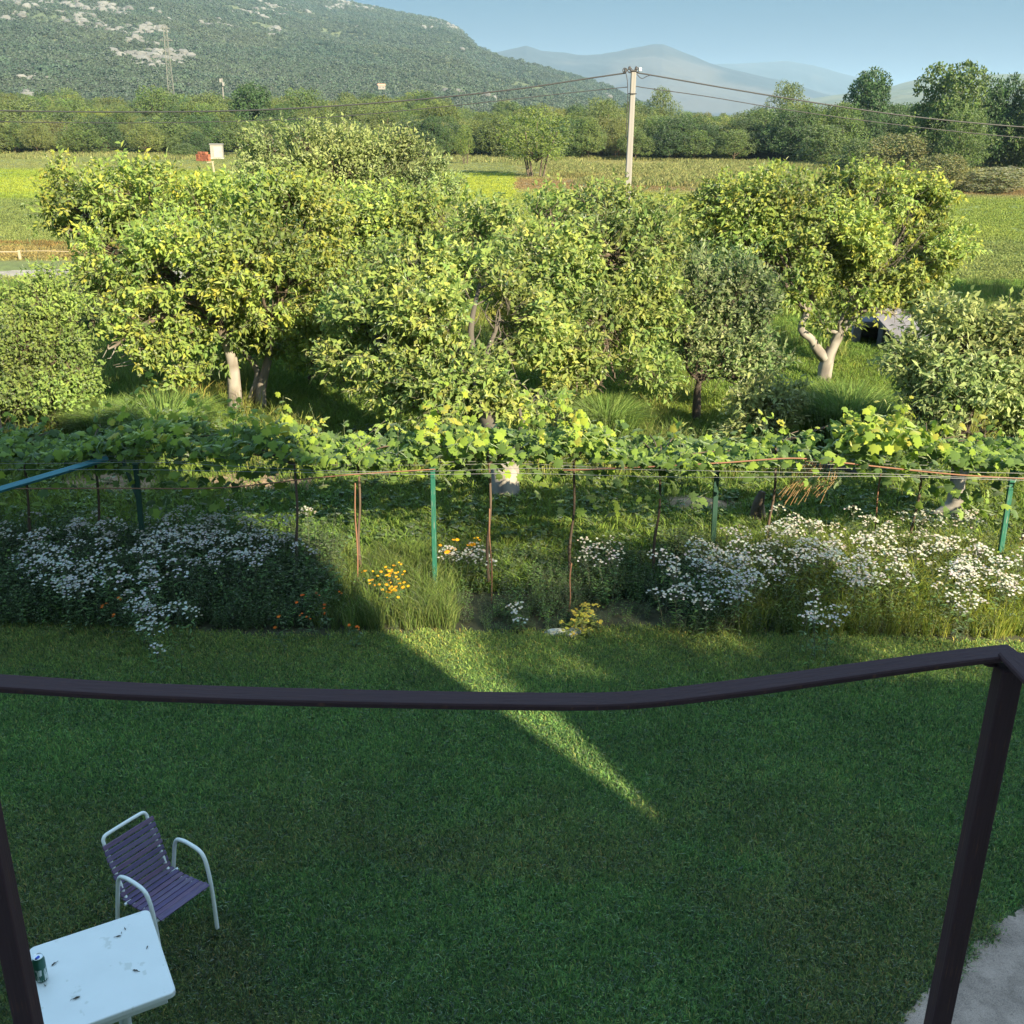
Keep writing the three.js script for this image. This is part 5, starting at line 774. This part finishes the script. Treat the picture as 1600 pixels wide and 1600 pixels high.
// ---------------------------------------------------------------- white table with a can, purple chair
{
  const H = 0.72, BL = G(46, 1482, H), BR = G(231, 1421, H), FR = G(287, 1543, H), ex = BR.clone().sub(BL), w = ex.length(), dep = FR.distanceTo(BR); ex.normalize();
  const turn = Math.atan2(-ex.z, ex.x), cz = V(0, 0, 1).applyAxisAngle(V(0, 1, 0), turn), c = BL.clone().lerp(BR, 0.5).addScaledVector(cz, dep / 2).setY(0);
  const o = thing('garden_table', 'square white plastic garden table at the lower left', 'table', c, turn);
  const wm = new THREE.MeshPhysicalMaterial({ map: texture(512, (u, v) => { const k = 0.93 + 0.12 * (pfbm(u, v, 5, 5, 161) - 0.5), st = sstep(0.7, 0.78, pfbm(u, v, 14, 4, 163)) * 0.12; return [0.8 * k - st, 0.82 * k - st, 0.83 * k - st * 1.2]; }), roughness: 0.38, clearcoat: 0.15, clearcoatRoughness: 0.4 });
  const top = new THREE.Shape(), r = 0.035, X = w / 2, Z = dep / 2; top.moveTo(-X + r, -Z); top.lineTo(X - r, -Z); top.quadraticCurveTo(X, -Z, X, -Z + r); top.lineTo(X, Z - r); top.quadraticCurveTo(X, Z, X - r, Z); top.lineTo(-X + r, Z); top.quadraticCurveTo(-X, Z, -X, Z - r); top.lineTo(-X, -Z + r); top.quadraticCurveTo(-X, -Z, -X + r, -Z);
  const tg = new THREE.ExtrudeGeometry(top, { depth: 0.022, bevelEnabled: true, bevelSize: 0.008, bevelThickness: 0.008, bevelSegments: 3, curveSegments: 8 }); tg.rotateX(Math.PI / 2); tg.translate(0, H - 0.008, 0); part('tabletop', tg, wm, o);
  for (const [x, z, lx, lz] of [[0, Z - 0.03, 2 * X - 0.08, 0.018], [0, -Z + 0.03, 2 * X - 0.08, 0.018], [X - 0.03, 0, 0.018, 2 * Z - 0.1], [-X + 0.03, 0, 0.018, 2 * Z - 0.1]]) { const a = part('apron', new RoundedBoxGeometry(lx, 0.05, lz, 2, 0.006), wm, o); a.position.set(x, H - 0.063, z); }
  for (const x of [-1, 1]) for (const z of [-1, 1]) { const g = new THREE.CylinderGeometry(0.03, 0.022, H - 0.04, 10); const l = part('leg', g, wm, o); l.position.set(x * (X - 0.25), (H - 0.04) / 2, z * (Z - 0.26)); l.rotation.set(z * 0.03, 0, -x * 0.03); }
  // can
  const cp = G(66, 1531, H), k = thing('drink_can', 'dark green and gold drink can on the white table', 'can', cp, -0.5), R2 = 0.033, HC = 0.168;
  const ct = texture(256, (u, v) => { const n = 0.9 + 0.2 * pnoise(u * 40, v * 40, 40, 5); if (v > 0.9) return [0.6 * n, 0.48 * n, 0.12 * n]; const band = v > 0.46 && v < 0.6 && u < 0.42 && pnoise(u * 48, v * 30, 240, 8) > 0.5; if (u > 0.44 && u < 0.68 && v > 0.25) return [0.5 * n, 0.3 * n, 0.16 * n]; if (band) return [0.55, 0.6, 0.58]; return v < 0.2 && pnoise(u * 30, v * 30, 240, 6) > 0.55 ? [0.3, 0.34, 0.2] : [0.03 * n, 0.11 * n, 0.08 * n]; });
  const prof = [[0.0, 0.004], [0.024, 0.0], [0.027, 0.003], [R2, 0.016], [R2, HC - 0.022], [0.027, HC - 0.004], [0.0275, HC]].map(([a, b]) => new THREE.Vector2(a, b));
  part('body', new THREE.LatheGeometry(prof, 32), std({ map: ct, metalness: 0.45, roughness: 0.35 }), k);
  const al = std({ color: RGB(0.75, 0.77, 0.8), metalness: 0.9, roughness: 0.3 }); part('lid', new THREE.LatheGeometry([[0, HC - 0.006], [0.022, HC - 0.006], [0.025, HC - 0.003], [0.0265, HC + 0.001], [0.0285, HC]].map(([a, b]) => new THREE.Vector2(a, b)), 28), al, k);
  const tabp = part('pull_tab', new RoundedBoxGeometry(0.013, 0.002, 0.022, 2, 0.0009), paint(0.03, 0.08, 0.5, 0.4, 0.6), k); tabp.position.set(0, HC - 0.003, 0.002); const hole = part('opening', new THREE.CylinderGeometry(0.008, 0.008, 0.001, 14), paint(0.01, 0.01, 0.01, 0.9), k); hole.position.set(0.002, HC - 0.0052, 0.014); hole.scale.set(1, 1, 0.8);
  // bits of dry leaf
  const bits = [[195, 1451, 0.02, 'dry leaf bit nearest the back right corner of the table'], [183, 1464, 0.032, 'curled dry leaf near the back edge of the table'], [230, 1481, 0.02, 'dry leaf bit near the right edge of the table'], [214, 1517, 0.034, 'largest dry leaf bit, in the right half of the table'], [86, 1505, 0.034, 'curled dry leaf bit just right of the can'], [70, 1540, 0.016, 'small dark crumb in front of the can'], [117, 1561, 0.04, 'long thin dry twig bit near the front of the table'], [190, 1458, 0.012, 'tiny dry crumb beside the curled leaf']];
  bits.forEach(([px, py, len, label], q) => { const p = G(px, py, H + 0.002), l = thing('dry_leaf', label, 'leaf bit', p, q * 1.3 + 0.5), b = new Bag(), c = [0.07, 0.06, 0.04]; for (let n = 0; n < 3; n++) leaf(b, V(0, 0.002, (n - 1) * len * 0.3), V(Math.sin(n) * 0.4, 0.12, 1).normalize(), V(0.3 * (n - 1), 1, 0).normalize(), len * (0.9 - 0.2 * n), len * 0.3, c, 0.6); part('blade', b.geometry(), std({ vertexColors: true, roughness: 0.9, side: THREE.DoubleSide }), l); const st = new Bag(); tube(st, [V(0, 0.002, -len * 0.6), V(len * 0.1, 0.004, -len * 0.1), V(0, 0.006, len * 0.5)], 0.0014, 0.001, 4, () => [0.06, 0.05, 0.035]); part('stem', st.geometry(), barkMat, l); });
}
{
  const SH = 0.43, FL = G(250, 1436, SH), FRt = G(325, 1382, SH), ex = FRt.clone().sub(FL), wd = ex.length(); ex.normalize();
  const turn = Math.atan2(-ex.z, ex.x), fz = V(0, 0, 1).applyAxisAngle(V(0, 1, 0), turn), c = FL.clone().lerp(FRt, 0.5).addScaledVector(fz, -0.2).setY(0);
  const o = thing('slat_chair', 'white tube garden chair with purple slats beside the white table', 'chair', c, turn);
  const tubeM = new THREE.MeshPhysicalMaterial({ color: RGB(0.78, 0.8, 0.8), roughness: 0.3, clearcoat: 0.4, clearcoatRoughness: 0.25 });
  const slatTex = texture(256, (u, v) => { const k = 0.75 + 0.5 * pfbm(u, v, 6, 5, 171) + 0.25 * (pnoise(u * 6, v * 90, 90, 173) - 0.5), f = sstep(0.55, 0.75, pfbm(u, v, 7, 4, 175)); return [lerp(0.11, 0.16, f) * k, lerp(0.078, 0.12, f) * k, lerp(0.17, 0.165, f) * k]; });
  const slatMs = [[1, 1, 1], [1.15, 1, 0.95], [0.85, 0.85, 0.95], [1.1, 1.12, 1.05]].map((q) => std({ map: slatTex, color: RGB(...q), roughness: 0.65 }));
  const w = wd, X = w / 2 + 0.012, tr = 0.0125;
  const tubeOf = (pts, name, r = tr) => part(name, new THREE.TubeGeometry(new THREE.CatmullRomCurve3(pts, false, 'catmullrom', 0.35), 64, r, 10), tubeM, o);
  const footM = paint(0.02, 0.02, 0.022, 0.8);
  for (const s of [-1, 1]) { // leg and armrest loop on each side
    const x = s * (X + 0.02);
    tubeOf([V(x, 0.01, 0.205), V(x, 0.2, 0.2), V(x, 0.42, 0.188), V(x, 0.56, 0.165), V(x, 0.625, 0.135), V(x, 0.65, 0.08), V(x, 0.655, -0.04), V(x, 0.635, -0.12), V(x, 0.58, -0.155), V(x, 0.4, -0.195), V(x, 0.2, -0.235), V(x, 0.01, -0.275)], 'arm_loop', 0.014);
    for (const z of [0.206, -0.277]) { const f = part('foot_cap', new THREE.CylinderGeometry(0.017, 0.018, 0.035, 10), footM, o); f.position.set(x, 0.0175, z); }
    const xr = s * (w / 2 - 0.025); // side rail that carries the slats
    tubeOf([V(xr, SH - 0.02, 0.2), V(xr, SH - 0.035, 0.05), V(xr, SH - 0.05, -0.12), V(xr, SH - 0.03, -0.19), V(xr, SH + 0.06, -0.225), V(xr, SH + 0.22, -0.3), V(xr, SH + 0.3, -0.335)], 'rail');
    for (const z of [0.16, -0.14]) { const cx = part('cross_tube', new THREE.CylinderGeometry(0.01, 0.01, 0.05, 8), tubeM, o); cx.rotation.z = Math.PI / 2; cx.position.set(s * (w / 2 - 0.005), SH - 0.04, z); }
  }
  const xr = w / 2 - 0.025, y = SH + 0.3, z = -0.335;
  tubeOf([V(-xr, y, z), V(-xr, y + 0.045, z - 0.016), V(-xr + 0.012, y + 0.066, z - 0.022), V(-xr + 0.04, y + 0.075, z - 0.025), V(0, y + 0.077, z - 0.025), V(xr - 0.04, y + 0.075, z - 0.025), V(xr - 0.012, y + 0.066, z - 0.022), V(xr, y + 0.045, z - 0.016), V(xr, y, z)], 'back_hoop');
  const sg = new RoundedBoxGeometry(w + 0.01, 0.012, 0.042, 2, 0.005), R = rng(88), bg = new RoundedBoxGeometry(w + 0.01, 0.012, 0.034, 2, 0.005);
  for (let k = 0; k < 8; k++) { const q = part('seat_slat', sg, slatMs[k % 4], o), t = k / 7; q.position.set((R() - 0.5) * 0.004, SH - 0.004 - 0.03 * Math.sin(t * Math.PI * 0.55), lerp(0.19, -0.17, t)); q.rotation.set(k === 0 ? 0.35 : -0.06, (R() - 0.5) * 0.02, 0); }
  for (let k = 0; k < 9; k++) { const t = k / 8, q = part('back_slat', bg, slatMs[(k * 3 + 1) % 4], o); q.position.set((R() - 0.5) * 0.004, lerp(SH - 0.005, SH + 0.315, t), lerp(-0.195, -0.32, t)); q.rotation.set(Math.PI / 2 - 0.4, 0, (R() - 0.5) * 0.02); }
}

// ---------------------------------------------------------------- balcony and the house behind it
{
  const steel = new THREE.MeshPhysicalMaterial({ map: texture(256, (u, v) => { const k = 0.75 + 0.5 * pfbm(u, v, 7, 5, 181), s = sstep(0.72, 0.8, pfbm(u, v, 20, 4, 183)); return [lerp(0.05, 0.1, s) * k, lerp(0.024, 0.042, s) * k, lerp(0.03, 0.032, s) * k]; }), roughness: 0.75, specularIntensity: 0.6, bumpMap: barkBump, bumpScale: 0.0006 });
  const FL = EYE - 1.62, o = thing('balcony_railing', 'dark brown steel balcony railing in the foreground with a bent top rail', 'railing', V(0, FL, 0));
  const RC = D(1566, 1030, 1.13), RL = D(-36, 1066, 1.05);
  const L = (p) => p.clone().sub(o.position);
  // top rail: a flat bar swept along its bent line
  const line = [D(-900, 1045, 1.06), D(-300, 1058, 1.055), RL, D(200, 1080, 1.05), D(460, 1089, 1.05), D(760, 1095, 1.05), D(930, 1096, 1.05), D(1010, 1092, 1.055), D(1150, 1076, 1.07), D(1350, 1048, 1.1), D(1500, 1028, 1.12), D(1584, 1019, 1.135)].map(L);
  function flat(line, wid, th, name) {
    const cv = new THREE.CatmullRomCurve3(line), N = 90, p = [], idx = [], uv = [];
    for (let k = 0; k <= N; k++) { const c = cv.getPoint(k / N), t = cv.getTangent(k / N), sdir = V(-t.z, 0, t.x).normalize().multiplyScalar(wid / 2), u = V(0, th / 2, 0); const b = th * 0.25; for (const [a, e] of [[-1, -0.5], [-0.9, -1], [0.9, -1], [1, -0.5], [1, 0.5], [0.9, 1], [-0.9, 1], [-1, 0.5]]) { const q = c.clone().addScaledVector(sdir, a).addScaledVector(u, e); p.push(q.x, q.y, q.z); uv.push(k * 0.05, a); } }
    for (let k = 0; k < N; k++) for (let s = 0; s < 8; s++) { const a = k * 8 + s, b = k * 8 + (s + 1) % 8; idx.push(a, b, a + 8, b, b + 8, a + 8); }
    for (let s = 1; s < 7; s++) { idx.push(0, s, s + 1); idx.push(N * 8, N * 8 + s + 1, N * 8 + s); }
    let g = new THREE.BufferGeometry(); g.setAttribute('position', new THREE.Float32BufferAttribute(p, 3)); g.setAttribute('uv', new THREE.Float32BufferAttribute(uv, 2)); g.setIndex(idx); g = g.toNonIndexed(); g.computeVertexNormals(); return part(name, g, steel, o);
  }
  flat(line, 0.03, 0.008, 'top_rail');
  flat([L(D(1584, 1024, 1.12)), L(D(1584, 1024, 1.12)).add(V(0.004, 0.002, 0.3)), V(L(RC).x + 0.03, L(RC).y + 0.004, 0.9), V(L(RC).x + 0.03, L(RC).y + 0.004, 1.7)], 0.038, 0.008, 'side_rail');
  const post = (x, z, top) => { const m = part('post', new RoundedBoxGeometry(0.027, top + 0.02, 0.027, 2, 0.003), steel, o); m.position.set(x, top / 2 - 0.012, z); return m; };
  for (const [bx, by, bz] of [[RC.x - 0.012, L(RC).y - 0.006, RC.z + 0.002], [RC.x + 0.02, L(RC).y - 0.006, RC.z + 0.026], [RL.x + 0.002, L(RL).y - 0.008, RL.z + 0.02]]) { const wb = part('weld_bead', new THREE.SphereGeometry(0.0045, 10, 6), steel, o); wb.position.set(bx, by, bz); wb.scale.set(2.4, 0.8, 1); }
  post(RC.x + 0.004, RC.z + 0.012, L(RC).y - 0.002);
  post(RL.x - 0.016, RL.z + 0.006, L(RL).y - 0.006);
  post(D(-900, 1045, 1.06).x, -1.06, L(D(-900, 1045, 1.06)).y - 0.006);
  post(RC.x + 0.03, 1.7, L(RC).y);
  const b = thing('balcony', 'concrete balcony slab that the view is taken from', 'balcony', V(0, FL, 0)); const cm = paint(0.4, 0.39, 0.37, 0.9); const sl = part('floor_slab', new RoundedBoxGeometry(3.2, 0.16, 3.2, 2, 0.02), cm, b); sl.position.set(RC.x + 0.06 - 1.6, -0.08, 0.42);
  const h = thing('house', 'tall rendered house behind the balcony, whose shade lies on the lawn', 'house', V(0, 0, 2.1)), wm = std({ map: texture(256, (u, v) => { const k = 0.9 + 0.2 * (pfbm(u, v, 8, 5, 191) - 0.5); return [0.72 * k, 0.69 * k, 0.62 * k]; }), roughness: 0.95 });
  const wall = (x0, x1, y1, z0, z1, name = 'wall') => { const m = part(name, new THREE.BoxGeometry(x1 - x0, y1 + 0.3, z1 - z0), wm, h); m.position.set((x0 + x1) / 2, (y1 - 0.3) / 2, (z0 + z1) / 2); return m; };
  const HA = 12.5, XA = 8.29;
  wall(-16, XA, HA, 0, 0.35); wall(-16, -15.65, HA, 0.35, 8); wall(XA - 0.35, XA, HA, 0.35, 8); wall(-15.65, XA - 0.35, HA, 7.65, 8);
  const rf = part('roof', new THREE.BoxGeometry(-(-16) + XA, 0.2, 8), paint(0.35, 0.17, 0.1, 0.9), h); rf.position.set((XA - 16) / 2, HA + 0.1, 4);
  const gl = paint(0.05, 0.06, 0.07, 0.1), fr = paint(0.75, 0.75, 0.73, 0.5);
  for (const [x, y] of [[-12, 1.5], [-8, 1.5], [-4.5, 1.5], [3.6, 1.5], [-12, 4.9], [-8, 4.9], [-4.5, 4.9], [3.6, 4.9], [-12, 8], [-8, 8], [-4.5, 8], [0, 8], [3.6, 8]]) { const f = part('window', new RoundedBoxGeometry(1.3, 1.4, 0.08, 1, 0.01), fr, h); f.position.set(x, y, -0.03); const g = part('pane', new THREE.BoxGeometry(1.1, 1.2, 0.03), gl, f); g.position.z = -0.04; }
  const dr = part('balcony_door', new RoundedBoxGeometry(0.95, 2.1, 0.08, 1, 0.01), fr, h); dr.position.set(-0.6, FL + 1.05, -0.03); const dg = part('pane', new THREE.BoxGeometry(0.75, 1.8, 0.03), gl, dr); dg.position.z = -0.04;
  // lower flat-roofed wing joined on the right; its top corner leans away from the tall wall
  const prof = [[XA, -0.3], [XA + 9.4, -0.3], [XA + 9.4, 7.4], [XA + 0.76, 7.4], [XA + 0.06, 5.9]].map(([x, y]) => new THREE.Vector2(x, y)), ws = new THREE.ExtrudeGeometry(new THREE.Shape(prof), { depth: 0.12, bevelEnabled: false }); ws.translate(0.01, 0, 0.02); part('wing_wall', ws, wm, h);
}

renderer.render(scene, camera);
